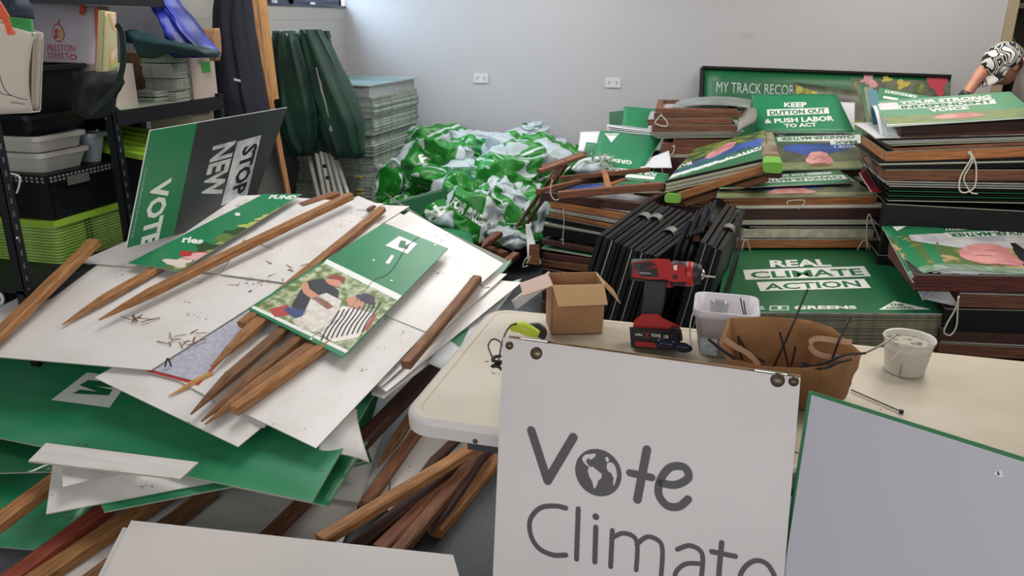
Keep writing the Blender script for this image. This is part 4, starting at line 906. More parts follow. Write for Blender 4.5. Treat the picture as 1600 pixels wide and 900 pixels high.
for i, (dx, m_) in enumerate(((0, WHITE2), (3, mat('sheet_cool', 'aebccb', .4)), (-8, WHITE2))):
    sheet('curled_sheet', [PY(1368+dx, 160+i, 4.6), PY(1400, 158+i, 4.6), PY(1415, 214+i, 4.02), PY(1384+dx, 214+i*1.5, 4.05)], .004, m_, 'drooping sheet at the left edge of the YOUR STRONG stack, %s one in' % ORD[i], 'board', bow=(.0, .03))
framed(F5, (1409, 198), (1640, 186), .05, .6, TIMD, 'upper dark red frame under the YOUR STRONG sign', 'frames of the right back stack')
framed(F5, (1409, 206.5), (1640, 197), .035, .6, mat('x2', '5a2b20', .6) if False else TIMD, 'lower dark red frame under the YOUR STRONG sign', 'frames of the right back stack')
for i, m_ in enumerate((WHITE2, BLACK, WHITE2, mat('sheet_cool', 'aebccb', .4), FOL)):
    flat(F5, (1368+i*6, 215.5+i*2.8), (1650, 208+i*2.4), .004, .6, m_, 'loose sheet between the dark red and light brown frames at right, %s down' % ORD[i], 'loose sheets in the right back stack', bow=(.0, .004))
framed(F5, (1396, 232.5), (1640, 220), .018, .6, TIM, 'thin brown frame above the light brown one at right', 'frames of the right back stack')
framed(F5, (1385, 238), (1640, 228), .048, .6, TIMO, 'light brown frame with string over it in the right back stack', 'frames of the right back stack', BLACK)
for i, m_ in enumerate((BLACK, TEAL, BLACK, BLACK)):
    flat(F5, (1372+i*3, 252+i*3.5), (1650, 246+i*4), .008, .6, m_, 'dark sheet under the light brown frame at right, %s down' % ORD[i], 'dark sheets in the right back stack')
framed(F5, (1384, 266), (1650, 266), .05, .6, TIM, 'mid brown frame in the right back stack, below the dark sheets', 'frames of the right back stack', BLACK)
for i in range(9):
    m_ = (PALE, mat('sheet_cool', 'aebccb', .4), PALE, BLACK, GREEND, BLACK, GREEND, BLACK, GREEN)[i]
    flat(F5, (1380+(i*5) % 11, 283+i*3.7), (1650, 288+i*3.7), .004, .6, m_, '%s sheet in the lower right back stack, %s down' % ({PALE: 'pale', BLACK: 'black', GREEND: 'dark green', GREEN: 'bright green'}.get(m_, 'bluish'), ORD[i]), 'sheets low in the right back stack')
fill(F5, (1385, 320), (1650, 322), F5.at(1385, 318).z, .30, 4, .6, BLACK, 'black folded frame at the bottom of the right back stack', 'black frames of the right back stack')
fill(F5, (1385, 320), (1650, 322), .30, .005, 4, .6, BLACK, 'black folded frame hidden at the foot of the right back stack', 'foot frames of the right back stack')
ropeloop('long cotton string loop hanging from the light brown frame at right', [(1513, 236), (1516, 247), (1500, 275), (1498, 296), (1508, 300), (1522, 290), (1524, 262), (1520, 246), (1514, 236)], F=F5, r=.004)
ropeloop('inner string loop twisted into the long loop at right', [(1511, 237), (1518, 250), (1505, 276), (1508, 288), (1516, 300), (1526, 302)], F=F5, r=.0035)
# ---- S6: right front stack
F6 = Front(PY(1432, 428, 3.3), radians(1.5))
Q6 = [PZ(1378, 353, .70), PZ(1660, 343, .70), PZ(1660, 434, .69), PZ(1426, 416, .69)]
droop = lambda u, v: -.05*max(0, 1-u*4)**2*v
c6 = clampq(Q6, 1)
pr = [pol(mat('leafy_print', '4c6a35', .4, var='b09468', vscale=11, thr=(.5, .6)), shp(Q6, [(1386, 367), (1650, 360), (1650, 428), (1428, 410)]), 1), pol(PALE, shp(Q6, [(1420, 366), (1640, 361), (1640, 392), (1560, 388), (1500, 388), (1450, 380), (1424, 374)]), 2),
      blob(SKIN, *shp(Q6, [(1540, 397)])[0], .125, .17, 4, wob=.05), pol(SKIN, shp(Q6, [(1575, 398), (1602, 412), (1590, 417), (1550, 412)]), 4), blob(HAIR, *shp(Q6, [(1556, 413)])[0], .1, .025, 3), blob(mat('print_skin_shade', 'b0706c', .4), *shp(Q6, [(1536, 400)])[0], .05, .012, 5), blob(mat('print_skin_shade', 'b0706c', .4), *shp(Q6, [(1548, 392)])[0], .04, .012, 5),
      pol(mat('fluted_print', '8ea391', .4, var='64806c', vscale=30), shp(Q6, [(1410, 408), (1650, 424), (1650, 433), (1428, 416)]), 3),
      pol(INKW, shp(Q6, [(1394, 354), (1416, 353.5), (1402, 360)]), 3), wq(Q6, 'MEMBER FOR GRIFFITH', [(1598, 354), (1478, 361), (1478, 357.5), (1598, 350)], INKW, .02, 3),
      pol(INKW, shp(Q6, [(1474, 364), (1640, 358), (1640, 366), (1482, 372)]), 3), wq(Q6, 'CHANDLER-MATHER', [(1640, 366), (1486, 371), (1480, 365), (1640, 359)], INKG, .04, 4)]
sheet('printed_sign', Q6, .004, GREEN, 'glossy portrait sign with curling left corner on the right front stack', 'sign', prints=pr, edge=INKW, fn=droop, nu=14, nv=8)
for i in range(5):
    q = [p+Vector((.012*(i+1) if k in (0, 3) else 0, -.006*(i % 3), -.0055*(i+1))) for k, p in enumerate(Q6)]
    sheet('printed_sign', q, .004, mat('sheet_cool', 'aebccb', .4), 'curling sheet in the pile under the glossy right portrait, %s down' % ORD[i], 'board', fn=lambda u, v, i=i: -(.06+.012*i)*max(0, 1-u*4)**2*v, nu=12, nv=6, edge=INKW)
sheet('white_sheet', [PY(1412, 400, 3.7), PY(1470, 430, 3.4), PY(1500, 480, 3.32), PY(1440, 466, 3.36)], .004, WHITE2, 'white sheet drooping between the two right hand stacks', 'board', bow=(0, .02))
framed(F6, (1432, 430), (1660, 433), .068, .5, wood('red_timber', '6e2f22', '4d2019'), 'red brown frame under the glossy portrait of the right front stack', 'frames of the right front stack', BLACK)
framed(F6, (1500, 459), (1660, 464), .058, .5, TIM, 'brown frame set in below the red brown one at right', 'frames of the right front stack', PALE)
framed(F6, (1478, 483), (1660, 487), .10, .75, BLACK, 'deep black frame in the right front stack', 'frames of the right front stack', BLACK)
framed(F6, (1470, 513), (1660, 520), .06, .75, TIMD, 'very dark brown frame low in the right front stack', 'frames of the right front stack', BLACK)
flat(F6, (1470, 533), (1660, 542), .006, .75, PALE, 'pale sheet edge near the table in the right front stack', 'frames of the right front stack')
framed(F6, (1468, 537), (1660, 547), .05, .75, TIM, 'lowest brown frame visible just above the table', 'frames of the right front stack', BLACK)
zf = min(F6.at(1468, 537).z, F6.at(1660, 547).z)-.055
fill(F6, (1468, 537), (1660, 547), zf, .005, 4, .75, BLACK, 'black frame hidden under the right front stack', 'foot frames of the right front stack')
ropeloop('string loop hanging beside the brown frame at the right front', [(1497, 461), (1492, 480), (1478, 505), (1474, 518), (1484, 522), (1493, 508), (1495, 480), (1496, 462)], F=F6, r=.0035)
# ---- S7: near left stack with loose slats
F7 = Front(PY(860, 318, 4.2), atan2(-.30, .95))
G7 = 'framed signs of the near left stack'
framed(F7, (846, 300), (1005, 318), .05, .7, TIMD, 'dark brown frame at the top of the near left stack', G7)
framed(F7, (860, 314), (990, 336), .038, .7, TIMO, 'orange brown frame with string round it, near left stack', G7)
for i in range(2): flat(F7, (859, 326.5+i*2.6), (975, 347+i*2.6), .005, .65, WHITE2, 'thin white sheet in the near left stack, %s' % ('upper', 'lower')[i], G7)
framed(F7, (859, 332), (975, 354), .024, .65, TIMO, 'thin orange frame under the white sheets of the near left stack', G7)
framed(F7, (853, 338), (955, 358), .03, .65, BLACK, 'black folded frame in the near left stack, upper', G7, BLACK)
flat(F7, (851, 348), (950, 366), .008, .65, WHITE2, 'white line of sheet between the black frames', G7)
framed(F7, (849, 352), (945, 368), .06, .65, BLACK, 'black folded frame in the near left stack, lower', G7, BLACK)
framed(F7, (847, 373), (940, 390), .032, .65, TIMD, 'dark brown frame below the black ones, near left stack', G7)
flat(F7, (846, 386), (940, 402), .01, .65, GREEN, 'green sheet low in the near left stack', G7)
framed(F7, (848, 395), (940, 406), .035, .65, TIMD, 'brown frame under the green sheet, near left stack', G7)
framed(F7, (845, 405), (940, 416), .045, .65, TIM, 'lowest brown frame in view in the near left stack', G7)
fill(F7, (846, 418), (940, 430), F7.at(846, 418).z, .005, 4, .65, [TIMD, TIM], 'hidden brown frame at the foot of the near left stack', 'foot frames of the near left stack')
ropeloop('string hanging straight down over the black frames of the near left stack', [(882, 326), (883, 350), (881, 372), (882, 382)], F=F7, r=.0025)
ropeloop('string round the left end of the top frames', [(863, 281), (860, 300), (866, 312), (874, 311)], Y=4.1, r=.003)
sheet('white_sheet', [PY(822, 350, 4.3), PY(828, 350, 4.35), PY(846, 412, 4.1), PY(826, 412, 4.1)], .005, WHITE2, 'white sheet standing on edge left of the near left stack', 'board')
tag(MB().hexa([PY(825, 412, 4.0), PY(843, 414, 4.0), PY(843, 414, 4.5), PY(825, 412, 4.5), PY(827, 382, 4.0), PY(843, 381, 4.0), PY(843, 381, 4.5), PY(827, 382, 4.5)]).build('timber_block', TIM), 'brown timber block at the left foot of the near left stack', 'timber')
ropeloop('string loop round the brown block by the cardboard box', [(825, 415), (817, 417), (820, 407), (826, 400), (828, 404), (822, 412)], Y=3.95, r=.003)
# loose slats on top
LS = 'loose slats on the near left stack'
def slat(a, Ya, b, Yb, w, h, lab, m=TIM): return beam('loose_slat', PY(*a, Ya), PY(*b, Yb), w, h, m, lab, 'slat', LS)
slat((842, 268), 4.15, (912, 243), 4.4, .04, .022, 'short slat raised at the left end of the near left stack, front one')
slat((846, 262), 4.2, (914, 239), 4.45, .03, .018, 'short slat raised at the left end of the near left stack, rear one')
slat((862, 282), 4.25, (884, 250), 4.3, .022, .02, 'slat propping up the raised pair at left')
slat((875, 279), 4.35, (1016, 265), 4.4, .022, .026, 'long thin slat lying across the near left stack, upper')
slat((872, 305), 4.02, (1036, 290), 4.2, .03, .04, 'broad slat lying across the near left stack front')
slat((944, 266), 4.42, (951, 293), 4.15, .034, .012, 'short pale slat crossing over the long thin one', TIMO)
slat((932, 296), 4.2, (976, 280), 4.4, .03, .012, 'short pale slat pointing to the right on the near left stack', TIMO)
slat((840, 300), 4.2, (905, 284), 4.6, .03, .03, 'brown slat end on the left of the near left stack')
beam('garden_stake', PY(874, 258, 4.45), PZ(776, 400, .02), .022, .018, TIM, 'thin pole leaning down to the floor left of the near left stack, outer', 'stake', 'thin poles leaning on the near left stack')
beam('garden_stake', PY(886, 256, 4.45), PZ(788, 402, .02), .022, .018, TIM, 'thin pole leaning down to the floor left of the near left stack, inner', 'stake', 'thin poles leaning on the near left stack')
# plastic bag of bunting by it
vsb = loft('bunting_bag', rowsY([(905, 925, 272, .05), (893, 950, 262, .12), (905, 952, 250, .10), (930, 955, 246, .07)], 4.75), mat('clear_bag', 'b9cbd3', .25, var='d8e0e2', vscale=9), folds=(.012, 9), seed=3)
tag(vsb, 'pale plastic bag of green bunting behind the loose slats', 'bag')
random.seed(5); mb = MB()
for i in range(22):
    c = PY(random.uniform(925, 952), random.uniform(247, 264), 4.66); a = random.uniform(0, 3)
    mb.bar(c, c+Vector((cos(a)*.05, -.01, sin(a)*.05)), .012, .006)
mb.build('bunting', mat('bunting_green', '6f9a62', .6, var='dfe5d8', vscale=30), vsb)
# ---- black folded boards leaning between the stacks
def blackboard(ft, Yf, bk, Yb, dx, lab, hinge=None, th=.018, strip=True):
    """ft/bk: pixels of the front and back ends of the top edge; the board leans to the right and stands on the floor"""
    A = PY(*ft, Yf); B = PY(*bk, Yb); g = empty('folded_board', (A.x+dx, (A.y+B.y)/2, 0), lab, 'board', 'black folded boards leaning between the stacks')
    A0 = Vector((A.x+dx, A.y-.02, .01)); B0 = Vector((B.x+dx, B.y-.02, .01)); e = (B-A).normalized(); nn = e.cross((A0-A).normalized()).normalized(); nn = nn if nn.x > 0 else -nn
    for k in range(2):
        o_ = nn*(k*(th+.008)); m_ = MB().hexa([A0+o_, A0+o_+nn*th, B0+o_+nn*th, B0+o_, A+o_, A+o_+nn*th, B+o_+nn*th, B+o_]); m_.build('leaf_panel', BLACK, g)
    if strip: ed = MB(); ed.bar(A+nn*(th+.004)-e*.003, A0+nn*(th+.004)-e*.003, .004, .004, up=e); ed.build('edge_strip', STEEL, g)
    if hinge is not None:
        for t_ in (hinge if isinstance(hinge, tuple) else (hinge,)):
            c = A+(B-A)*t_+nn*(th+.004); up = (A-A0).normalized(); pts = []; w = .03
            mb = MB()
            for k in range(9):
                a = pi*k/8; p = c-nn*cos(a)*.028+up*(sin(a)*.022-.008); pts.append(p)
            for k in range(8): mb.hexa([pts[k]-e*w, pts[k+1]-e*w, pts[k+1]+e*w, pts[k]+e*w, pts[k]*1-e*w+up*.003, pts[k+1]-e*w+up*.003, pts[k+1]+e*w+up*.003, pts[k]+e*w+up*.003])
            mb.build('hinge', STEEL, g)
    return g
for i, (ft, bk, dx, hg) in enumerate((((935, 367), (1012, 312), -.20, None), ((949, 373), (1026, 318), -.19, .62), ((963, 380), (1042, 321), -.18, .66), ((980, 387), (1060, 326), -.17, None), ((996, 392), (1078, 332), -.16, .5), ((1012, 396), (1090, 338), -.15, None))):
    blackboard(ft, 3.05+i*.01, bk, 3.8, dx, 'black folded board of the left group, %s from the left' % ('first', 'second', 'third', 'fourth', 'fifth', 'sixth')[i], hg, strip=i in (1, 3, 4))
for i, (ft, bk, dx, hg) in enumerate((((1094, 378), (1135, 318), -.16, None), ((1110, 386), (1150, 324), -.14, .45))):
    blackboard(ft, 3.05+i*.02, bk, 3.8, dx, 'black folded board of the right group, %s from the left' % ('first', 'second')[i], hg, th=.02)
for i, (x, dx) in enumerate(((1052, -.16), (1066, -.15), (1080, -.15))):
    beam('stand_tube', PY(x, 392, 3.1+.02*i)+Vector((dx, 0, -.55)), PY(x+26, 345-i*9, 3.3+.1*i), .02, .02, BLACKM, 'black folded stand tube between the two board groups, %s from the left' % ('first', 'second', 'third')[i], 'stand tube', 'black folded stand legs')
random.seed(11)
for i in range(5):
    beam('stand_rod', PY(1072+i*6, 372-i*2, 3.3), PY(1090+i*7, 330-i*4, 3.7), .011, .011, BLACKM, 'thin black rod of the folded stands behind the right board group, %s from the left' % ('first', 'second', 'third', 'fourth', 'fifth')[i], 'rod', 'thin black stand rods')
for i, x in enumerate((968, 985, 1052, 1075)):
    beam('leaning_stake', PZ(x-26, 500, .1)+Vector((0, 1.1, 0)), PY(x+34, 372, 3.35+.02*i), .04, .03, TIMO if i < 2 else TIM, 'orange brown stake leaning behind the black boards, %s from the left' % ('first', 'second', 'third', 'fourth')[i], 'stake', 'stakes between the black boards')
# odds and ends on the floor between heap and table
fs((752, 385), .30, (780, 366), .32, .05, 'pointed brown stake end on the floor beyond the heap', TIM, .08)
fs((735, 378), .20, (790, 398), .22, .05, 'short brown stake end lying crossways beyond the heap', TIM)
fs((778, 420), .22, (806, 398), .24, .05, 'dark wet stake end beside the foliage photo sheet', TIM)
sheet('white_board', [PZ(800, 470, .50), PZ(858, 424, .55), PZ(868, 440, .50), PZ(806, 486, .45)], .004, WHITE2, 'small pale sheet end under the flap of the cardboard box', 'board')
tag(MB().hexa([PZ(806, 402, .0), PZ(830, 402, .0), PZ(834, 385, 0), PZ(812, 385, 0), PZ(808, 398, .06), PZ(830, 398, .06), PZ(834, 382, .06), PZ(812, 382, .06)]).build('timber_block', STKD), 'loose timber block on the floor beyond the heap', 'timber')
# ================================================================ PLASTIC BANNERS heap at the back
def banner_mat(i, white):
    m = bpy.data.materials.new('banner_plastic'); m.use_nodes = True; nt = m.node_tree; b = nt.nodes['Principled BSDF']; L = nt.links.new
    b.inputs['Roughness'].default_value = .33
    tc = nt.nodes.new('ShaderNodeTexCoord'); mp = nt.nodes.new('ShaderNodeMapping'); mp.inputs['Rotation'].default_value = (i*1.3, i*.7, i*2.1); mp.inputs['Location'].default_value = (i*.37, 0, 0)
    L(tc.outputs['Object'], mp.inputs[0]); wv = nt.nodes.new('ShaderNodeTexWave'); wv.inputs['Scale'].default_value = .75; wv.inputs['Distortion'].default_value = 2.2; wv.inputs['Detail'].default_value = 0; wv.inputs['Detail Scale'].default_value = 1.2
    L(mp.outputs[0], wv.inputs['Vector']); r = nt.nodes.new('ShaderNodeValToRGB'); r.color_ramp.interpolation = 'CONSTANT'
    e = r.color_ramp.elements; e[0].position = 0; e[0].color = lin('1f7d26'); e[1].position = white; e[1].color = lin('b9c4c8')
    for p_, c_ in ((min(white+.10, .98), '258f27'),):
        if white < .5: q = e.new(white+.12); q.color = lin('1f7d26'); q = e.new(white+.42); q.color = lin('b2bfc4')
    L(wv.outputs[0], r.inputs[0]); L(r.outputs[0], b.inputs['Base Color']); return m
BM = [banner_mat(i, w_) for i, w_ in enumerate((.72, .35, .2, .6, .12, .45))]
def crumple(px, py, Y, rx, ry, rz, sd, bi, label, word=None, wpos=(0, 0), wsz=(.2, .07), wrot=0, wm=None):
    c = PY(px, py, Y); bm = bmesh.new(); bmesh.ops.create_icosphere(bm, subdivisions=5, radius=1)
    random.seed(sd); R_ = Matrix.Rotation(random.uniform(-.5, .5), 3, 'Y')@Matrix.Rotation(random.uniform(0, 3), 3, 'Z')
    planes = [(Vector((random.gauss(0, 1), random.gauss(0, 1), random.gauss(0, 1))).normalized(), random.uniform(.68, 1.02)) for _ in range(20)]
    for v in bm.verts:
        p = v.co.copy(); q = p*1.5+Vector((sd*3.1, sd*1.7, 0))
        k = min([d_/max(n_.dot(p), .05) for n_, d_ in planes])
        k = min(k, 1.5) + .10*noise.noise(q*.8) - .16*abs(noise.noise(q*1.7)) + .05*abs(noise.noise(Vector((q.x*7, q.y*2, q.z*2+sd))))
        v.co = Vector((p.x*rx, p.y*ry, p.z*rz))*k
        v.co += Vector((noise.noise(q*2), noise.noise(q*2+Vector((9, 0, 0))), noise.noise(q*2+Vector((0, 9, 0)))))*.045
        if c.z+v.co.z < .005: v.co.z = .005-c.z
    vs = [c+v.co for v in bm.verts]; fs = [[v.index for v in f.verts] for f in bm.faces]; 
    from mathutils.bvhtree import BVHTree
    bv = BVHTree.FromPolygons(vs, fs); bm.free()
    o = tag(mesh('plastic_banner', vs, fs, BM[bi % 6], smooth=False), label, 'banner', 'crumpled plastic banners in the heap')
    o.data.polygons.foreach_set('use_smooth', [True]*len(o.data.polygons))
    if word:
        gv, gf = glyphs(word, .05); nn = (CC-c).normalized(); e1 = Vector((0, 0, 1)).cross(nn).normalized(); e2 = nn.cross(e1); rr = radians(wrot)
        bm2 = bmesh.new(); b_ = [bm2.verts.new((x, y, 0)) for x, y in gv]
        for f in gf:
            try: bm2.faces.new([b_[i] for i in f])
            except ValueError: pass
        for _ in range(2):
            ed = [e for e in bm2.edges if e.calc_length() > .09]
            if ed: bmesh.ops.subdivide_edges(bm2, edges=ed, cuts=1); bmesh.ops.triangulate(bm2, faces=bm2.faces[:])
        bm2.verts.index_update(); pv = []
        for v in bm2.verts:
            a = (v.co.x-.5)*wsz[0]; b2 = (v.co.y-.5)*wsz[1]; a, b2 = a*cos(rr)+b2*sin(rr), -a*sin(rr)+b2*cos(rr)
            s0 = c+e1*(wpos[0]+a)+e2*(wpos[1]+b2)+nn*1.2; h = bv.ray_cast(s0, -nn); pv.append((h[0]+nn*.004) if h[0] else s0-nn*1.1)
        pf = [[v.index for v in f.verts] for f in bm2.faces]; bm2.free()
        mesh('lettering', pv, pf, wm or INKG, o)
    return o
BN = [ # px, py, Y, rx, ry, rz, seed, mat, label...
 (690, 225, 5.85, .36, .22, .16, 1, 4, 'green banner at the peak of the left hump of the heap', None),
 (655, 262, 5.6, .30, .24, .22, 2, 0, 'green and white banner on the upper left flank of the heap', 'FO', (0.08, .08), (.16, .08), -20, INKW),
 (640, 290, 5.5, .28, .2, .2, 3, 2, 'pale banner bulging at the left side of the heap', None),
 (608, 300, 5.35, .16, .2, .22, 4, 2, 'whitish banner trailing at the far left foot of the heap', None),
 (700, 258, 5.5, .28, .2, .22, 5, 0, 'bright green banner in the middle of the left hump', None),
 (722, 280, 5.3, .40, .2, .14, 6, 2, 'flat white banner with a green band across the middle of the heap', 'IEE', (.0, .04), (.22, .09), 0),
 (760, 245, 5.7, .3, .2, .2, 7, 2, 'white banner with green capitals between the two humps', 'GAR', (.04, .07), (.26, .10), 8),
 (820, 232, 5.9, .34, .2, .17, 8, 2, 'pale glossy banner at the peak of the right hump', None),
 (800, 262, 5.6, .3, .22, .2, 9, 4, 'curving green banner over the right hump', None),
 (785, 285, 5.35, .32, .2, .22, 10, 2, 'large bluish white banner in the centre right of the heap', None),
 (845, 262, 5.75, .28, .2, .22, 11, 1, 'banner on the right slope of the heap', None),
 (840, 300, 5.5, .22, .2, .26, 12, 4, 'deep green banner right of the bluish white one', None),
 (875, 250, 5.9, .24, .2, .18, 13, 2, 'thin pale banner trailing off the right end of the heap', 'O', (0, 0), (.05, .06), 0),
 (730, 318, 5.1, .22, .2, .15, 14, 0, 'banner with circled green letters near the front of the heap', 'CAR', (-.05, .04), (.2, .08), 30),
 (770, 320, 5.1, .22, .2, .16, 15, 5, 'knotted green and white banner near the front centre', None),
 (810, 325, 5.2, .22, .2, .2, 16, 1, 'folded white banner with green stripes at the front right', None),
 (690, 350, 4.9, .26, .22, .14, 17, 4, 'green banner lettered UAL at the front left foot of the heap', 'UAL', (-.08, .05), (.24, .10), -40, INKW),
 (735, 348, 4.85, .26, .2, .17, 18, 0, 'rolled green banner with white lettering at the front foot of the heap', 'FOR BRISBANE', (.03, .04), (.36, .07), 35, INKW),
 (790, 352, 5.0, .24, .2, .08, 19, 2, 'pale flat banner at the front right foot of the heap', None),
 (800, 368, 4.9, .26, .18, .06, 20, 3, 'dark green crumpled banner lying on the carpet at the front right', None),
 (855, 335, 5.3, .16, .2, .14, 21, 1, 'small striped banner by the thin leaning poles', None),
 (645, 325, 5.25, .2, .2, .12, 22, 1, 'green and grey banner at the left foot of the heap', None),
 (760, 222, 6.0, .07, .06, .07, 23, 4, 'small dark bundle between the two humps at the back wall', None),
 (835, 205, 6.05, .10, .07, .07, 24, 4, 'green tip of a banner above the right hump', None),
]
for b in BN:
    crumple(*b)
bpy.data.objects[[o.name for o in bpy.data.objects if o.get('label', '').startswith('small dark bundle')][0]].data.materials[0] = mat('dark_cloth', '2a2733', .8)
# a core so that the heap rests on something: rolled banners low inside
for i, (px, py, Y, rx, ry, rz) in enumerate(((660, 330, 5.6, .42, .3, .25), (760, 320, 5.6, .45, .35, .32), (850, 310, 5.8, .4, .3, .3))):
    crumple(px, py, Y, rx, ry, rz, 31+i, 4, 'buried banner filling the inside of the heap, %s from the left' % ORD[i].replace('topmost', 'first'))

# ================================================================ CORNER: packs of sheets, gazebo, timber
random.seed(21)
CX0, CX1, CY0, CY1 = -2.93, -2.345, 5.11, 5.97
ztop = PX(565, 133, CX1).z
SG = 'corflute sheets piled in the corner'
CE = mat('sheet_stack_edge', 'a3ada6', .6, var='8a978f', vscale=25, objvar=.25)
proto = MB().box((-.30, -.43, 0), (.30, .43, .0065)).build('sign_sheet', CE)
tag(proto, 'sheet in the tall pile of sheets standing in the room corner', 'board', SG); first = True
z = 0.0; sh = [0, 0]; n = int((ztop-.085)/.0078)
for i in range(n):
    o = proto if first else proto.copy()
    if not first: COL.objects.link(o)
    first = False
    if i % 9 == 0: sh = [random.uniform(-.02, .02), random.uniform(-.025, .025)]
    a = random.uniform(-.012, .012)
    o.matrix_basis = Matrix.Translation(((CX0+CX1)/2+sh[0]+random.uniform(-.006, .006), (CY0+CY1)/2+sh[1]+random.uniform(-.006, .006), i*.0078)) @ Matrix.Rotation(a, 4, 'Z')
zt = n*.0078
pk = MB().box((CX0, CY0, zt), (CX1, CY1-.02, zt+.075)).build('sheet_pack', mat('pack_edge', 'a9adb0', .5, var='959a9e', vscale=40)); tag(pk, 'thick wrapped pack of sheets on top of the corner pile', 'board')
tp = sheet('printed_sign', [Vector((CX0-.03, CY1+.02, zt+.085)), Vector((CX1+.03, CY1+.02, zt+.085)), Vector((CX1+.01, CY0-.02, zt+.083)), Vector((CX0-.03, CY0-.02, zt+.083))], .007, mat('glossy_green_print', '4d7f78', .2, var='79a2ab', vscale=2.5), 'glossy green blue printed sheet topping the corner pile', 'board')
YT = mat('yellow_tab', 'c2ad5e', .6)
for i, (x, y) in enumerate(((565, 229), (560, 276), (562, 296), (563, 302), (560, 308))):
    p = PY(x, y, CY0-.04); tag(MB().box((p.x-.03, p.y-.003, p.z-.008), (p.x+.02, p.y+.03, p.z+.004)).build('paper_tab', YT), 'yellow paper tab sticking out of the corner pile, %s from the top' % (['topmost']+ORD[1:])[i], 'paper tab', 'yellow tabs in the corner pile')
GZ = mat('gazebo_leg', 'a8aaa2', .45, metal=.2)
gz = empty('folded_gazebo', PY(500, 300, 4.85)*1, 'dark green folded gazebo canopy draped over its pale frame legs in the corner', 'gazebo')
TARP = mat('green_canopy', '1c4435', .6, var='13332a', vscale=4)
loft('canopy', rowsY([(432, 512, 48, .06), (430, 515, 70, .09), (428, 530, 110, .12), (427, 552, 150, .14), (430, 560, 180, .16), (436, 566, 215, .16), (440, 566, 240, .10)], 4.95, 5), TARP, gz, nseg=72, folds=(.026, 9), seed=2.2, creep=.06)
loft('canopy_fold', rowsY([(470, 500, 46, .05), (480, 524, 90, .08), (492, 548, 140, .10), (510, 566, 190, .10), (530, 568, 246, .05)], 4.80, 4), TARP, gz, nseg=40, folds=(.012, 6), seed=5, creep=.15)
loft('canopy_fold', rowsY([(440, 466, 52, .05), (440, 486, 110, .08), (446, 498, 170, .09), (455, 496, 215, .07), (468, 486, 240, .03)], 4.78, 4), TARP, gz, nseg=40, folds=(.014, 5), seed=8, creep=.1)
for i, (x0, y0, x1) in enumerate(((481, 238, 503), (490, 220, 512), (497, 215, 520), (505, 225, 531), (512, 220, 540), (520, 235, 552))):
    p = PY(x0, y0, 4.9); q = PY(x1, 330, 4.7); d_ = (q-p).normalized(); q2 = p+d_*((p.z-.01)/-d_.z)
    beam('frame_leg', p, q2, .026, .03, GZ, parent=gz)
p = PY(496, 105, 4.72); q = PY(518, 205, 4.72); beam('frame_leg', p, q, .02, .02, GZ, parent=gz)
for x, y in ((507, 262), (526, 250), (512, 280)): c = PY(x, y, 4.68); MB().lathe([(0, 0), (.012, 0), (.012, .02), (0, .02)], c, 12).build('joint_knob', BLACKP, gz)
for i, (x0, x1, ye) in enumerate(((383, 410, 172), (391, 416, 168), (398, 425, 157), (404, 431, 155))):
    p = PY(x0, -60, 4.62+.02*i); q = PY(x1, ye, 4.55+.02*i)
    beam('timber_length', p, q, .035, .03, PINE, 'pale pine length leaning in the corner beside the navy jacket, %s from the left' % ('first', 'second', 'third', 'fourth')[i], 'timber', 'pine lengths leaning in the corner')
p = PY(404, 150, 4.4); q = PY(441, 300, 4.3); d_ = (q-p).normalized(); q2 = p+d_*((p.z-.01)/-d_.z)
beam('timber_length', PY(385, -40, 4.5), q2, .032, .028, STK, 'reddish brown pole leaning behind the charcoal placard', 'timber')

# ================================================================ LEFT: jacket, shelving, crates, bags
NAVY = mat('navy_cloth', '161a2b', .75, var='0f1220', vscale=5)
jk = loft('hanging_jacket', rowsY([(342, 383, -40, .08), (343, 386, 0, .10), (343, 390, 50, .12), (342, 398, 100, .13), (343, 404, 140, .14), (345, 410, 175, .14), (345, 414, 215, .14)], 4.05, 4), NAVY, nseg=64, folds=(.010, 8), seed=1.5, creep=.04)
tag(jk, 'long navy jacket hanging at the end of the shelving', 'jacket')
lbp = PY(374, 124, 3.88); mesh('white_tag', [lbp+Vector((-.02, -.02, -.006)), lbp+Vector((.02, -.02, -.012)), lbp+Vector((.02, -.02, .0)), lbp+Vector((-.02, -.02, .008))], [(0, 1, 2, 3)], INKW, jk)
sh_ = empty('shelving_unit', (-2.75, 3.0, 0), 'black steel shelving unit along the left wall', 'shelving')
XS = -2.5
def post(y0, w=.04, x=XS):
    ht = 2.1 if y0 < 2.5 else 1.24
    mb = MB().box((x-.003, y0, 0), (x, y0+w, ht)).box((x-w, y0, 0), (x, y0+.003, ht)); mb.build('post', BLACKM, sh_)
    hb = MB()
    for k in range(34 if y0 < 2.5 else 19): hb.box((x-.0005, y0+w/2-.004, .25+k*.05), (x+.0012, y0+w/2+.004, .27+k*.05))
    tag(hb.build('slot', SLOT, sh_), kind='stuff')
for y_ in (2.27, 2.86, 3.62): post(y_)
for y_ in (2.27, 2.86, 3.62): MB().box((-3.03, y_, 0), (-2.99, y_+.04, 2.1 if y_ < 2.5 else 1.24)).build('post', BLACKM, sh_)
for zz, nm in ((1.21, 'shelf'), (.60, 'shelf'), (.12, 'shelf'), (1.70, 'shelf')):
    MB().box((-3.03, 2.88 if zz == 1.21 else 2.27, zz), (XS-.004, 3.64 if zz < 1.5 else 3.28, zz+.012)).build('shelf', BLACKM, sh_)
    MB().box((XS-.006, 2.88 if zz == 1.21 else 2.27, zz-.05), (XS+.004, 3.64 if zz < 1.5 else 3.28, zz+.014)).build('shelf_beam', BLACKM, sh_)
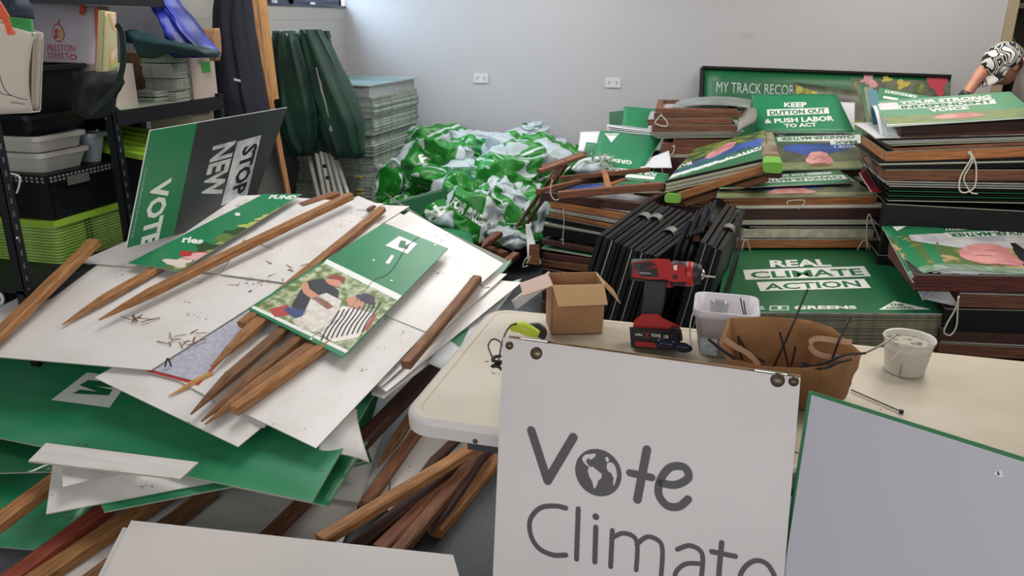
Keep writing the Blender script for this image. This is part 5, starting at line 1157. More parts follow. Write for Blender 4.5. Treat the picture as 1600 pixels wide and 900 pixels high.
for px, py in ((165, 185), (152, 203)):
    c = PX(px, py, XS+.004); MB().lathe([(0, 0), (.005, 0), (.004, .003), (0, .003)], c, 8, M=Matrix.Rotation(pi/2, 3, 'Y')).build('rivet', STEEL, sh_)
c = PX(27, 372, XS+.004); MB().lathe([(0, 0), (.006, 0), (.004, .003), (0, .003)], c, 8, M=Matrix.Rotation(pi/2, 3, 'Y')).build('rivet', STEEL, sh_)
bp_ = MB().box((-3.055, 2.3, 1.22), (-3.045, 4.0, 1.66)).build('grey_board', mat('dim_grey_panel', '57585f', .6)); tag(bp_, 'grey panel standing against the wall at the back of the shelving', 'board')
tag(MB().box((-3.05, 2.3, .15), (-3.04, 3.7, 1.19)).build('shelf_shade_panel', mat('shelf_shade_panel', '14161b', .8)), 'added dark panel standing in for the shade behind the lower shelves', 'board')  # near-black sheet, paints the shade deep inside the lower shelves
# tubs and crates column
x1_, y0_ = -2.64, 2.60
zc = [PY(85, y, y0_).z for y in (418, 345, 275, 217, 188, 100)]
LIME = mat('lime_plastic', '8fb83a', .4, objvar=.08); LIMED = mat('lime_plastic_side', '9dc069', .45, var='87ad4a', vscale=12, objvar=.1)
nl = 14; hh = (zc[1]-.03-zc[0])/nl
cb = tag(MB().box((x1_-.41, y0_, .132), (x1_, y0_+.54, zc[0]-.004)).build('black_case', BLACKP), 'black case under the lime crates on the bottom shelf', 'crate')
for i in range(nl):
    z0 = zc[0]+hh*i; mb = MB(); top = i == nl-1
    g = empty('folded_crate', (x1_-.25, y0_+.18, z0), 'lime green nested crate, %s in its pile on the left' % (['lowest', 'second', 'third', 'fourth', 'fifth', 'sixth', 'seventh', 'eighth', 'ninth', 'tenth', 'eleventh', 'twelfth', 'thirteenth', 'topmost'][i]), 'crate', 'lime crates nested in a pile')
    pts = rrect(x1_-.41, x1_, y0_, y0_+.54, .03, 4); pt2 = rrect(x1_-.41+.006, x1_-.006, y0_+.006, y0_+.534, .03, 4); k_ = len(pts)
    for (pp2, z_) in ((pt2, z0), (pts, z0+hh*.35), (pts, z0+hh*.93), (pt2, z0+hh*.95)): mb.v += [Vector((a, b, z_)) for a, b in pp2]
    for r_ in range(3):
        for k in range(k_): mb.f.append([r_*k_+k, r_*k_+(k+1) % k_, (r_+1)*k_+(k+1) % k_, (r_+1)*k_+k]); mb.m.append(0)
    mb.f.append(list(range(k_))[::-1]); mb.f.append([3*k_+k for k in range(k_)]); mb.m += [0, 0]
    mb.build('rim', LIMED, g)
    for q in range(2): MB().box((x1_-.001, y0_+.16+.0*q, z0+hh*.4), (x1_+.002, y0_+.175, z0+hh*.75)).build('slot', BLACKP, g) if q == 0 else MB().box((x1_-.001, y0_+.182, z0+hh*.4), (x1_+.002, y0_+.197, z0+hh*.75)).build('slot', BLACKP, g)
lid = MB().box((x1_-.42, y0_-.01, zc[1]-.028), (x1_+.01, y0_+.55, zc[1]-.003)).build('crate_lid', LIME); tag(lid, 'bright lime crate lid on top of the nested crates', 'lid')
bc = empty('folding_crate', (x1_-.25, y0_+.18, zc[1]), 'black folding crate with a perforated rim on the lime lid', 'crate')
MB().box((x1_-.41, y0_+.004, zc[1]), (x1_-.004, y0_+.536, zc[2]-.035)).build('side_wall', BLACKP, bc)
mb = MB()
for a, b in (((x1_-.42, y0_-.006, zc[2]-.04), (x1_+.006, y0_+.546, zc[2]-.001)),): mb.box(a, b)
mb.build('rim', BLACKP, bc)
hb = MB(); HOLE = mat('rim_hole_light', '8a8c92', .7)
for r_ in range(2):
    for k in range(23): hb.box((x1_+.0055, y0_+.012+k*.022, zc[2]-.032+r_*.014), (x1_+.0072, y0_+.024+k*.022, zc[2]-.024+r_*.014))
    for k in range(12): hb.box((x1_-.02-k*.026, y0_-.0072, zc[2]-.032+r_*.014), (x1_-.008-k*.026, y0_-.0055, zc[2]-.024+r_*.014))
tag(hb.build('rim_hole', HOLE, bc), kind='stuff')
for y_ in (y0_+.03, y0_+.51): MB().box((x1_-.005, y_-.01, zc[1]+.004), (x1_+.004, y_+.01, zc[2]-.04)).build('corner_rib', BLACKP, bc)
MB().box((x1_+.004, y0_+.10, zc[2]-.060), (x1_+.010, y0_+.22, zc[2]-.022)).build('grey_clip', mat('grey_clip', '64645f', .6), bc)
sc = rope('paper_scrap', [PY(16, 271, 2.55), PY(30, 276, 2.55), PY(30, 290, 2.55), PY(26, 302, 2.55)], .004, INKW); tag(sc, 'scrap of white paper and thread hanging on the black crate corner', 'scrap')
CLR = mat('cloudy_plastic', 'b7b7ae', .35, trans=.15, var='c4c4bd', vscale=3)
for i, (za, zb, lab, m_, xo, tp_) in enumerate(((zc[2]+.001, zc[2]+(zc[3]-zc[2])*.55, 'milky white tub on the black folding crate', CLR, .0, .02), (zc[2]+(zc[3]-zc[2])*.55+.002, zc[3], 'upper milky white tub nested on the lower one', CLR, -.005, .012))):
    o = tub(MB(), x1_-.40+xo, x1_-.02+xo, y0_+.01, y0_+.27, za, zb, tp_).build('storage_tub', m_); tag(o, lab, 'tub')
o = tub(MB(), x1_-.36, x1_-.01, y0_+.29, y0_+.38, zc[2]+.001, zc[3]-.02, .02).build('storage_tub', mat('clear_bluish_plastic', 'a9b8be', .25, trans=.3)); tag(o, 'bluish clear tub peeping out behind the milky tubs', 'tub')
o = tub(MB(), x1_-.40, x1_-.04, y0_, y0_+.34, zc[3]+.002, zc[4]+.012, .02).build('storage_tub', BLACKP); tag(o, 'lower black tub standing on the milky tubs', 'tub')
o = tub(MB(), x1_-.38, x1_-.03, y0_-.01, y0_+.34, zc[4]+.014, zc[5]-.015, .035).build('storage_tub', BLACKP); tag(o, 'tall black tub with a turned rim, top of the column', 'tub')
# lower shelf at right of the post: black crate and lime lid
c0 = PX(200, 262, -2.47)
o = MB().box((-2.98, 3.0, .62), (-2.47, 3.45, PX(190, 262, -2.47).z)).build('black_case', BLACKP); tag(o, 'black case under the ribbed lime lid on the middle shelf', 'crate')
zl = PX(190, 262, -2.47).z
ll = empty('ribbed_lid', (-2.72, 3.2, zl), 'lime green ribbed lid tilted on the middle shelf beside the charcoal placard', 'lid')
MB().hexa([(-2.98, 3.0, zl+.06), (-2.46, 3.0, zl+.0), (-2.46, 3.5, zl+.0), (-2.98, 3.5, zl+.06), (-2.98, 3.0, zl+.085), (-2.46, 3.0, zl+.025), (-2.46, 3.5, zl+.025), (-2.98, 3.5, zl+.085)]).build('lid_plate', LIME, ll)
for k in range(5):
    y_ = 3.05+k*.09; MB().hexa([(-2.94, y_, zl+.07), (-2.50, y_, zl+.02), (-2.50, y_+.03, zl+.02), (-2.94, y_+.03, zl+.07), (-2.94, y_, zl+.095), (-2.50, y_, zl+.04), (-2.50, y_+.03, zl+.04), (-2.94, y_+.03, zl+.095)]).build('rib', LIME, ll)
tag(MB().box((-3.0, 2.95, .15), (-2.5, 3.55, .5)).build('black_case', BLACKP), 'added black case filling the dark void of the bottom shelf', 'crate')  # made-up case, its black stands in for the shelf's deep shade
# shelf top: leaflets, boxes
random.seed(3)
LF = [mat('leaflet_white', 'b9bdb2', .5, var='9ba39a', vscale=60), mat('leaflet_violet', '6f6f96', .5, var='a7a7bb', vscale=50), mat('leaflet_blue', '43566e', .5, var='7c8ba0', vscale=50), mat('leaflet_green', '8ea58d', .5)]
def bundle(xc, yc, z, w, d_, h, m_, lab, rot=0):
    g = empty('leaflet_bundle', (xc, yc, z), lab, 'leaflets', 'leaflet bundles on the shelf', rz=rot); n = max(2, int(h/.009))
    for i in range(n):
        jx = random.uniform(-.006, .006); o = MB().box((xc-w/2+jx, yc-d_/2, z+h*i/n), (xc+w/2+jx, yc+d_/2, z+h*(i+.86)/n)).build('leaflet_wad', m_)
        attach(o, g)
ZS = 1.224
def onsh(px, py, X_=-2.62): p = PX(px, py, X_); return p
for i, (px, w, d_, hs, ms, X_) in enumerate(((250, .20, .15, (.075, .07, .06), (2, 2, 2), -2.75), (262, .17, .10, (.05, .06, .07, .06), (0, 0, 0, 3), -2.60), (281, .17, .12, (.055, .06, .065, .06, .05), (0, 0, 0, 0, 1), -2.62), (240, .12, .14, (.03, .03), (0, 0), -2.62), (266, .16, .12, (.05, .06, .06, .055), (3, 0, 0, 1), -2.80))):
    yy = PX(px, 155, X_).y; z_ = ZS
    for j, h in enumerate(hs):
        bundle(X_, yy+.01*(j % 2), z_, w, d_, h-.004, LF[ms[j]], 'strapped bundle of leaflets, pile %d from the left, %s up' % (i+1, ['lowest', 'second', 'third', 'fourth', 'topmost'][j] if j < 5 else '')
               if False else ('bundle of %s leaflets, %s up in the %s pile on the shelf' % (['pale', 'violet edged', 'blue edged', 'greenish'][ms[j]], ['lowest', 'second', 'third', 'fourth', 'fifth'][j], ['blue', 'middle front', 'right hand', 'small left', 'rear'][i])))
        z_ += h
def cbox(x0, x1, y0, y1, z0, z1, m_, lab, nm='carton'):
    g = empty(nm, ((x0+x1)/2, (y0+y1)/2, z0), lab, 'box'); MB().box((x0, y0, z0), (x1, y1, z1)).build('carton_body', m_, g); return g
KW = mat('pale_carton', 'b8a99f', .6); KR = mat('kraft', 'a07a58', .7)
yb0 = PX(303, 150, -2.52).y; yb1 = PX(340, 145, -2.52).y
g = cbox(-2.78, -2.52, yb0, yb1, ZS, PX(303, 92, -2.52).z, KW, 'pale carton with a bright green label on the shelf')
lz = PX(322, 105, -2.519)
MB().box((-2.519, lz.y-.035, lz.z-.025), (-2.5185, lz.y+.035, lz.z+.028)).build('green_label', mat('label_green', '2f9a35', .5), g)
for k in range(3): MB().box((-2.5190, lz.y-.07, lz.z+.034-k*.008), (-2.5186, lz.y-.005-k*.02+.0, lz.z+.036-k*.008)).build('label_line', SLOT, g)
g2 = cbox(-2.86, -2.66, yb0-.05, yb1-.1, PX(303, 92, -2.52).z*0+ZS, ZS+.22, KR, 'kraft carton showing behind the leaflets')
yw = PX(180, 150, -2.6).y
cbox(-2.80, -2.56, yw-.05, yw+.09, ZS, PX(180, 100, -2.58).z, KW, 'pale carton behind the backpack strap at the left end of the shelf')
cbox(-2.8, -2.55, PX(300, 175, -2.55).y, PX(333, 170, -2.55).y, 1.00, 1.16, mat('pale_paper_pack', 'b0a894', .6), 'pack of papers under the shelf next to the navy jacket')
fl = sheet('flyer', [Vector((-2.74, 2.95, ZS+.004)), Vector((-2.70, 3.3, ZS+.004)), Vector((-2.505, 3.3, ZS+.004)), Vector((-2.505, 2.92, ZS+.004))], .003, LF[3], 'spread of greenish flyers along the front of the shelf', 'paper')
# clothing and blue bag over the shelf
BLUEB = mat('blue_nylon', '2136a0', .4, var='141c55', vscale=5)
o = loft('blue_bag', rowsY([(243, 262, -20, .05), (246, 274, 8, .07), (262, 292, 30, .09), (268, 306, 50, .1), (266, 332, 76, .1), (280, 337, 90, .06)], 3.35, 4), BLUEB, nseg=48, folds=(.014, 5), seed=4, creep=.1); tag(o, 'shiny blue nylon bag hanging above the leaflets', 'bag')
TL_ = mat('teal_cloth', '1d4147', .6, var='15302f', vscale=5)
o = loft('teal_jacket', [(PY(206+i*3, 48+i*3, 3.18), PY(206+i*3, 68+i*7, 3.12), .03) for i in range(1)]+[(PY(x, ya, 3.15), PY(x, yb, 3.15), .05) for x, ya, yb in ((206, 46, 60), (214, 46, 66), (224, 50, 90), (240, 54, 92), (258, 62, 84), (280, 66, 82), (300, 70, 86), (320, 74, 88), (334, 80, 90))], TL_, nseg=24, folds=(.008, 4), seed=6); tag(o, 'dark teal jacket bundled over the leaflet piles', 'jacket')
o = loft('paper_sack', rowsY([(318, 340, 44, .03), (320, 341, 60, .04), (326, 342, 80, .04), (330, 341, 95, .02)], 3.55, 3), KR, nseg=20, folds=(.006, 4)); tag(o, 'crumpled kraft paper bag between the blue bag and the navy jacket', 'bag')
# strap of a dark backpack
SB = mat('dark_green_webbing', '1d302f', .7)
o = MB(); P_ = smoothpts([PY(x, y, 2.62) for x, y in ((182, 38), (190, 50), (193, 90), (188, 120), (178, 140), (160, 160), (140, 178))], 5)
for i in range(len(P_)-1): o.bar(P_[i], P_[i+1], .022, .006, up=Vector((0, 1, 0)))
bk = loft('backpack', rowsY([(120, 180, 112, .06), (126, 182, 130, .09), (128, 168, 150, .10), (134, 164, 172, .09), (146, 160, 184, .05)], 2.74, 3), mat('black_nylon', '171a20', .7), nseg=32, folds=(.01, 5), seed=7); tag(bk, 'black backpack hanging with a long dark strap behind the shopping bags', 'bag')
o.build('strap', SB, bk)
# shopping bags
TOTE = mat('white_nonwoven', 'c9c4d0', .7, var='c2bcc6', vscale=4); ORG = mat('orange_binding', 'e2613c', .6); CALICO = mat('calico', 'cdc3b6', .8, bump=.15, bscale=300)
def bagface(C4, m, label, cat='bag', dep=.12, prints=None, name='shopping_bag', bow=(.03, .01), side=None):
    g = empty(name, sum((Vector(c) for c in C4), Vector())/4, label, cat)
    sheet('front_face', C4, .004, m, parent=g, bow=bow, prints=prints, edge=m)
    A, B, D, E = [Vector(c) for c in C4]; n_ = (E-A).cross(B-A).normalized(); n_ = n_ if n_.dot(CC-A) > 0 else -n_; o_ = -n_*dep
    sheet('side_gusset', [B+o_, B, D, D+o_*.9], .004, side or m, parent=g, edge=m, bow=(-.012, 0)); sheet('side_gusset', [A+o_, A, E, E+o_*.9], .004, side or m, parent=g, edge=m)
    sheet('back_face', [A+o_, B+o_, D+o_, E+o_], .004, m, parent=g, edge=m); sheet('bottom_gusset', [E, D, D+o_, E+o_], .004, m, parent=g, edge=m)
    return g
YQ = 3.02
QP = [PY(40, 4, YQ), PY(151, 8, YQ), PY(152, 129, YQ+.02), PY(60, 140, YQ+.02)]
QP = [PY(39, 2, YQ), PY(152, 10, YQ+.02), PY(152, 130, YQ+.02), PY(66, 128, YQ)]
RD = mat('logo_red', 'c2474f', .6); YL = mat('logo_yellow', 'd9a63a', .6)
pr = [wq(QP, 'PRESTON', [(84, 69), (125.5, 70), (126, 80), (84, 79.5)], RD, 0), wq(QP, 'STREET', [(84, 81.5), (117, 82.5), (117, 92), (85, 91)], RD, 0)]
c0, = shp(QP, [(101.5, 51.5)]); r0 = shp(QP, [(110.5, 51.5)])[0][0]-c0[0]; h0 = shp(QP, [(101.5, 65)])[0][1]-c0[1]
pr += [blob(RD, c0[0], c0[1], r0*1.05, h0*1.05, 2, 28, .03), blob(TOTE, c0[0], c0[1], r0*.88, h0*.9, 3, 28, .03)]
pr += [pol(RD, shp(QP, [(96, 45), (101, 45), (101, 52), (96, 52)]), 4), pol(YL, shp(QP, [(102, 45), (107, 45), (107, 52), (102, 52)]), 4), pol(RD, shp(QP, [(96, 53), (101, 53), (101, 60), (96, 60)]), 4), pol(YL, shp(QP, [(102, 53), (107, 53), (107, 60), (102, 60)]), 4), pol(RD, shp(QP, [(100, 36), (104, 27), (103, 36), (101, 38)]), 3)]
c1, = shp(QP, [(123, 89)]); pr += [blob(RD, c1[0], c1[1], r0*.62, h0*.33, 3, 20, 0), blob(TOTE, c1[0], c1[1], r0*.40, h0*.16, 4, 16, 0)]
g = bagface(QP, TOTE, 'white shopping bag with orange binding lettered PRESTON STREET below an apple logo', dep=.07, prints=pr, side=mat('gusset_beige', 'b3a893', .7))
for a, b in ((0, 3), (1, 2)):
    P_ = [QP[a]*(1-t)+QP[b]*t+Vector((0, -.004, 0)) for t in (0, .5, 1)]; MB().tube(P_, .0065, 6).build('binding', ORG, g)
for x0, x1 in ((81, 72), (128, 133)):
    mb = MB(); 
    for (ya, xa), (yb, xb) in (((-30, x0+6), (2, x0+1)), ((2, x0+1), (23, x1+6 if x0 < 100 else 127))): mb.bar(PY(xa, ya, YQ-.012), PY(xb, yb, YQ-.02), .02, .003, up=Vector((0, 1, 0)))
    mb.build('handle', ORG, g)
pf_ = MB().hexa([PY(52, 2, YQ+.05), PY(118, 5, YQ+.05), PY(118, 5, YQ+.06), PY(52, 2, YQ+.06), PY(50, -20, YQ+.05), PY(120, -20, YQ+.05), PY(120, -20, YQ+.06), PY(50, -20, YQ+.06)]).build('bag_content', mat('white_paper', 'd9e0ee', .5)); attach(pf_, g)
# lunch bag, yellow green
QL = [PY(164, 18, 2.74), PY(181, 20, 2.86), PY(184, 108, 2.86), PY(160, 121, 2.74)]
pr = [clampq(QL, 1)(mat('print_peach', 'd8a878', .6), [(.1, .02), (.9, .02), (.55, .3)], 1), clampq(QL, 1)(mat('print_cream', 'd9c8b4', .6), [(.25, .03), (.8, .03), (.52, .2)], 2), clampq(QL, 1)(mat('print_peach', 'd8a878', .6), [(.3, .6), (.95, .55), (.95, .8), (.3, .85)], 1), clampq(QL, 1)(mat('print_cream', 'd9c8b4', .6), [(.38, .63), (.9, .59), (.9, .68), (.38, .78)], 2), clampq(QL, 1)(mat('print_lime', '9fbf6a', .6), [(.3, .86), (.95, .76), (.95, .84), (.35, .92)], 2)]
bagface(QL, mat('pale_lime_bag', 'b9b486', .7, var='c3bc98', vscale=6), 'small pale lime lunch bag beside the orange bound bag', dep=.02, prints=pr, name='lunch_bag', bow=(.01, .0))
# calico bag, far left, nearest
QC = [PY(-40, 8, 1.95), PY(52, 54, 1.98), PY(50, 172, 1.98), PY(-40, 205, 1.95)]
QC = [PY(-45, 20, 1.97), PY(54, 52, 1.97), PY(50, 174, 1.97), PY(-30, 178, 1.97)]
LINE = mat('ink_line', '2c2a2c', .7)
pr = []
for l in ([(-10, 84), (6, 90), (15, 104), (18, 122), (24, 141), (34, 150), (48, 155)], [(-5, 122), (8, 124), (12, 130), (17, 144), (30, 148)], [(-4, 108), (4, 104), (7, 109), (3, 115), (-4, 112)], [(10, 126), (16, 124)], [(-2, 66), (3, 70), (2, 78), (-4, 82)]):
    pr += stroke(shp(QC, l), .0022, LINE, lift=1, k=5)
pr += [wq(QC, 'AUSTRALIA', [(28, 157), (45, 160), (45, 163), (28, 160)], LINE, 0)]
g = bagface(QC, CALICO, 'cream calico bag with a line drawing, hanging at the left edge', dep=.03, prints=pr, name='calico_bag', bow=(.02, .02))
GT = mat('tote_green_trim', '2f8f4a', .7)
sheet('green_trim', [PY(10, 26, 2.0), PY(50, 30, 2.0), PY(52, 55, 1.965), PY(14, 42, 1.965)], .004, GT, parent=g, edge=GT)
mb = MB().bar(PY(-14, -10, 1.94), PY(10, 30, 1.94), .028, .004, up=Vector((0, 1, 0))).bar(PY(8, 26, 1.94), PY(17, 54, 1.945), .02, .004, up=Vector((0, 1, 0))); mb.build('handle', ORG, g)
o = loft('dark_bag', rowsY([(5, 30, -10, .04), (8, 40, 10, .05), (15, 42, 30, .05)], 2.2, 3), mat('dark_navy_nylon', '1a2338', .6), nseg=20, folds=(.006, 4)); tag(o, 'dark navy strap bag between the calico bag and the orange bound bag', 'bag')
# small white cup by the heap at the left edge
o = rope('white_cable', [PY(-5, 478, 2.35), PY(4, 472, 2.35), PY(3, 462, 2.35), PY(-4, 456, 2.35)], .008, INKW); tag(o, 'white cord end at the left edge above the heap', 'cord')

# ================================================================ ON THE TABLE
TZ = .7402
KB = mat('cardboard', 'a9805c', .7, var='9e7552', vscale=5); KI = mat('cardboard_inside', 'b99a78', .7)
bx = empty('cardboard_box', (-.35, 2.17, TZ), 'small open cardboard box standing at the back left corner of the table', 'box')
A = PZ(861, 523, TZ); B = PZ(940, 521, TZ); e = (B-A).normalized(); n_ = Vector((-e.y, e.x, 0)); wB = (B-A).length; hB = PP(862, 446, A, n_).z-TZ; dB = .115
def Pb(u, v, z): return A+e*u+n_*v+Vector((0, 0, z))
for nm, q in (('front_wall', ((0, 0), (wB, 0))), ('back_wall', ((0, dB), (wB, dB))), ('left_wall', ((0, 0), (0, dB))), ('right_wall', ((wB, 0), (wB, dB)))):
    a, b = q; sheet(nm, [Pb(a[0], a[1], hB), Pb(b[0], b[1], hB), Pb(b[0], b[1], .001), Pb(a[0], a[1], .001)], .003, KB, parent=bx, edge=KI, back=KI)
sheet('bottom', [Pb(0, dB, .003), Pb(wB, dB, .003), Pb(wB, 0, .003), Pb(0, 0, .003)], .002, KI, parent=bx, edge=KI)
sheet('front_flap', [Pb(0, 0, hB), Pb(wB, 0, hB), Pb(wB+.004, -.045, hB-.045), Pb(.012, -.045, hB-.048)], .003, mat('cardboard_flap', 'c09a70', .7), parent=bx, edge=KI)
sheet('left_flap', [Pb(0, 0, hB), Pb(0, dB, hB), Pb(-.085, dB-.03, hB-.02), Pb(-.085, -.02, hB-.022)], .003, mat('cardboard_pale', 'c5aa9e', .7), parent=bx, edge=KI)
sheet('right_flap', [Pb(wB, dB, hB), Pb(wB, 0, hB), Pb(wB+.05, -.01, hB-.055), Pb(wB+.052, dB-.02, hB-.05)], .003, KB, parent=bx, edge=KI)
# cordless drill, standing on its battery
YD = 2.06
def D(x, y, dy=0): return PY(x, y, YD+dy)
dr = empty('cordless_drill', (D(1025, 545).x, YD, TZ), 'red and black cordless drill standing upright on its battery', 'drill')
RDP = mat('drill_red', 'b02a2e', .35); BKP = mat('drill_black', '212127', .5); GRP = mat('drill_dark_grey', '2f2f36', .6)
def tubeX(x0, x1, y, r0, r1, m, nm, n=20, sq=1): 
    a = D(x0, y[0]); b = D(x1, y[1]); o = MB().tube([a, a+(b-a)*.06, b-(b-a)*.06, b], [r0*.9, r0, r1, r1*.92], n).build(nm, m, dr, True); return o
tubeX(986, 1046, (421, 424), .030, .033, BKP, 'motor_housing')
def plate(pts, m, nm, d0, d1, parent=None):
    P_ = [D(x, y, d0) for x, y in pts]; Q_ = [D(x, y, d1) for x, y in pts]; n = len(P_)
    tri = [tuple(t) for t in tessellate_polygon([[Vector((x, y, 0)) for x, y in pts]])]
    fs = [t for t in tri]+[tuple(i+n for i in t[::-1]) for t in tri]+[(i, (i+1) % n, (i+1) % n+n, i+n) for i in range(n)]
    o_ = mesh(nm, P_+Q_, fs, m, parent or dr)
    if abs(d1-d0) > .015: bv_ = o_.modifiers.new('soft', 'BEVEL'); bv_.width = .004; bv_.segments = 2; bv_.limit_method = 'ANGLE'
    return o_
plate([(988, 410), (1018, 407), (1024, 404), (1046, 405), (1050, 412), (1070, 415), (1072, 440), (1048, 440), (1040, 436), (1014, 436), (988, 432)], RDP, 'red_shell', -.034, .034)
plate([(989, 412), (1016, 409), (1026, 414), (1010, 419), (990, 421)], BKP, 'vent_panel', -.036, -.030)
for k in range(4): plate([(989, 414+k*4.2), (1000, 413+k*4.2), (1000, 414.6+k*4.2), (989, 415.6+k*4.2)], SLOT, 'vent_slot', -.0372, -.034)
lbp = plate([(996, 420), (1027, 419), (1028, 433), (1000, 432)], BKP, 'name_plate', -.0368, -.033)
for q in ([(1000, 425), (1017, 426), (1017, 428.5), (1000, 428)],): plate(q, mat('plate_grey', '8c8c90', .5), 'plate_mark', -.0375, -.0366, lbp)
tubeX(1048, 1074, (427, 428), .033, .034, BKP, 'gearbox'); tubeX(1071, 1084, (428, 428), .034, .033, RDP, 'torque_ring'); tubeX(1052, 1060, (427, 427), .0345, .0345, GRP, 'selector_ring')
plate([(1052, 415), (1058, 414), (1058, 422), (1053, 422)], INKW, 'torque_mark', -.0385, -.034)
tubeX(1082, 1096, (428, 429), .031, .026, BKP, 'chuck'); tubeX(1095, 1101, (429, 430), .018, .010, STEEL, 'chuck_jaws'); tubeX(1100, 1118, (431, 433), .0035, .0025, STEEL, 'drill_bit', 8)
plate([(1012, 435), (1042, 438), (1037, 470), (1033, 496), (1026, 505), (1001, 502), (1004, 470), (1008, 448)], GRP, 'grip', -.019, .019)
plate([(1032, 440), (1052, 441), (1050, 447), (1040, 450), (1036, 463), (1030, 461)], RDP, 'trigger', -.011, .011)
plate([(1030, 463), (1037, 464), (1032, 492), (1026, 494)], mat('blue_grey_strip', '4a5a78', .5), 'grip_strip', -.012, .012)
plate([(991, 500), (1004, 492), (1028, 492), (1036, 497), (1060, 508), (1063, 516), (990, 513)], RDP, 'foot', -.036, .036)
plate([(986, 513), (1062, 516), (1060, 543), (988, 541)], BKP, 'battery', -.040, .040)
plate([(993, 533), (1026, 536), (1026, 544), (993, 541)], RDP, 'battery_badge', -.0425, -.038)
bl = plate([(1014, 518), (1052, 522), (1052, 531), (1014, 528)], BKP, 'battery_label', -.0412, -.039)
def dtext(s_, q, m_, nm='lettering'):
    gv, gf = glyphs(s_, .03); a, b, c, d_ = [D(x, y, -.0418) for x, y in q]; pv = []
    for x, y in gv: v = 1-y; pv.append((a*(1-x)+b*x)*(1-v)+(d_*(1-x)+c*x)*v)
    mesh(nm, pv, gf, m_, bl)
dtext('ozito', [(992, 520), (1004, 521), (1004, 525), (992, 524)], INKW); dtext('X', [(1006, 518), (1015, 519), (1015, 529), (1006, 528)], RDP); dtext('POWER', [(1018, 521), (1033, 522.5), (1033, 528), (1018, 526.5)], INKW); dtext('18V', [(1037, 523), (1050, 524), (1050, 530), (1037, 529)], INKW)
# sunglasses by the drill
sg = empty('safety_glasses', PZ(1058, 548, TZ), 'dark safety glasses lying in front of the drill battery', 'glasses')
LENS = mat('mirror_lens', '20283c', .08, metal=.4)
for (x, y, r_) in ((1040, 538, .016), (1066, 543, .015)):
    c = PY(x, y, 1.985); mb = MB(); Mr = (Vector((-.1, -1, .35)).normalized()).to_track_quat('Z', 'Y').to_matrix(); mb.lathe([(r_*1.45, -.003), (r_*1.35, .001), (r_*.7, .004), (0, .005)], c, 18, M=Mr@Matrix.Diagonal((1.25, .62, 1))); mb.build('lens', LENS, sg, True)
MB().tube(smoothpts([PY(x, y, 1.99) for x, y in ((1028, 536), (1036, 530), (1050, 538), (1060, 537), (1080, 545))], 4), .0028, 6).build('frame', BKP, sg, True)
MB().tube(smoothpts([PY(x, y, 2.02) for x, y in ((1050, 535), (1046, 520), (1052, 512), (1062, 518), (1064, 532))], 4), .0045, 6).build('temple_arm', BKP, sg, True)
# white rectangular pail
PW = mat('pail_plastic', 'cfcbd4', .4)
c0 = PZ(1128, 556, TZ); pl_ = empty('plastic_pail', c0, 'white square plastic pail behind the paper bag, label faded blue', 'bucket')
zp = PY(1100, 482, 2.06).z
xa = PY(1088, 545, 2.03).x; xb = PY(1172, 545, 2.03).x
tub(MB(), xa-.012, xb+.012, 2.035, 2.20, TZ, zp, .018, .004, lip=.006).build('pail_body', PW, pl_, True)
MB().box((xa-.010, 2.031, zp-.045), (xb+.010, 2.204, zp-.038)).build('rim_band', PW, pl_) if False else None
MB().tube(smoothpts([Vector((xa-.016, 2.10, zp-.02)), Vector((xa-.022, 2.06, zp-.05)), Vector((xa-.018, 2.03, zp-.08)), Vector((xa-.012, 2.026, zp-.095))], 4), .002, 6).build('handle', PW, pl_)
qs = [PY(1093, 528, 2.026), PY(1121, 530, 2.026), PY(1120, 556, 2.03), PY(1094, 553, 2.03)]
sheet('faded_label', qs, .001, mat('faded_blue_label', '9db9cd', .5, var='c3cfd9', vscale=60), parent=pl_)
cp_ = MB().lathe([(.022, 0), (.026, .055), (.0245, .055), (.02, .003)], Vector((xa+.05, 2.12, zp-.055)), 16); o = cp_.build('clear_cup', mat('clear_plastic', 'd8dde0', .1, trans=.6), None, True); tag(o, 'clear plastic cup sitting inside the white square pail', 'cup')
o = MB().box((xa+.01, 2.045, zp-.075), (xb-.01, 2.19, zp-.062)).build('screws', mat('screw_layer', 'b9b4ae', .6, var='7b746a', vscale=200, thr=(.5, .6))); tag(o, 'layer of small screws and bits inside the white square pail', 'screws', kind='stuff')
# paper bag with cable ties
PB = mat('kraft_bag', 'a4764a', .7, var='8f653f', vscale=6, bump=.4, bscale=9); PBI = mat('kraft_bag_pale', 'c39c80', .7, bump=.3, bscale=9)
pb = empty('paper_bag', PZ(1250, 640, TZ), 'open brown paper carrier bag full of black cable ties', 'bag')
YBG = 1.86
ring_t = [(1125, 535), (1140, 497), (1200, 495), (1262, 500), (1300, 512), (1347, 552), (1322, 566), (1288, 572), (1250, 575), (1190, 572), (1140, 560)]
Yt = [1.84, 1.95, 1.96, 1.96, 1.93, 1.88, 1.80, 1.77, 1.76, 1.77, 1.79]
top = [PY(x, y, Y_) for (x, y), Y_ in zip(ring_t, Yt)]
cxb = sum((p.x for p in top))/11; cyb = 1.86; n = 44
tp_ = []
for k in range(n):
    f_ = k/n*11; i = int(f_); t = f_-i; tp_.append(top[i]*(1-t)+top[(i+1) % 11]*t)
rows = 9; vs = []; fs_ = []
bw = [Vector((cxb+(.085 if cos(2*pi*k/n+2.9) > 0 else -.085)*min(1, abs(cos(2*pi*k/n+2.9))*1.6), cyb+.0+(.065 if sin(2*pi*k/n+2.9) > 0 else -.065)*-min(1, abs(sin(2*pi*k/n+2.9))*1.6), TZ+.002)) for k in range(n)]
bw = []
for k in range(n):
    p = tp_[k]; q = Vector((cxb+(p.x-cxb)*.80+.012, cyb+(p.y-cyb)*.75, TZ+.002)); bw.append(q)
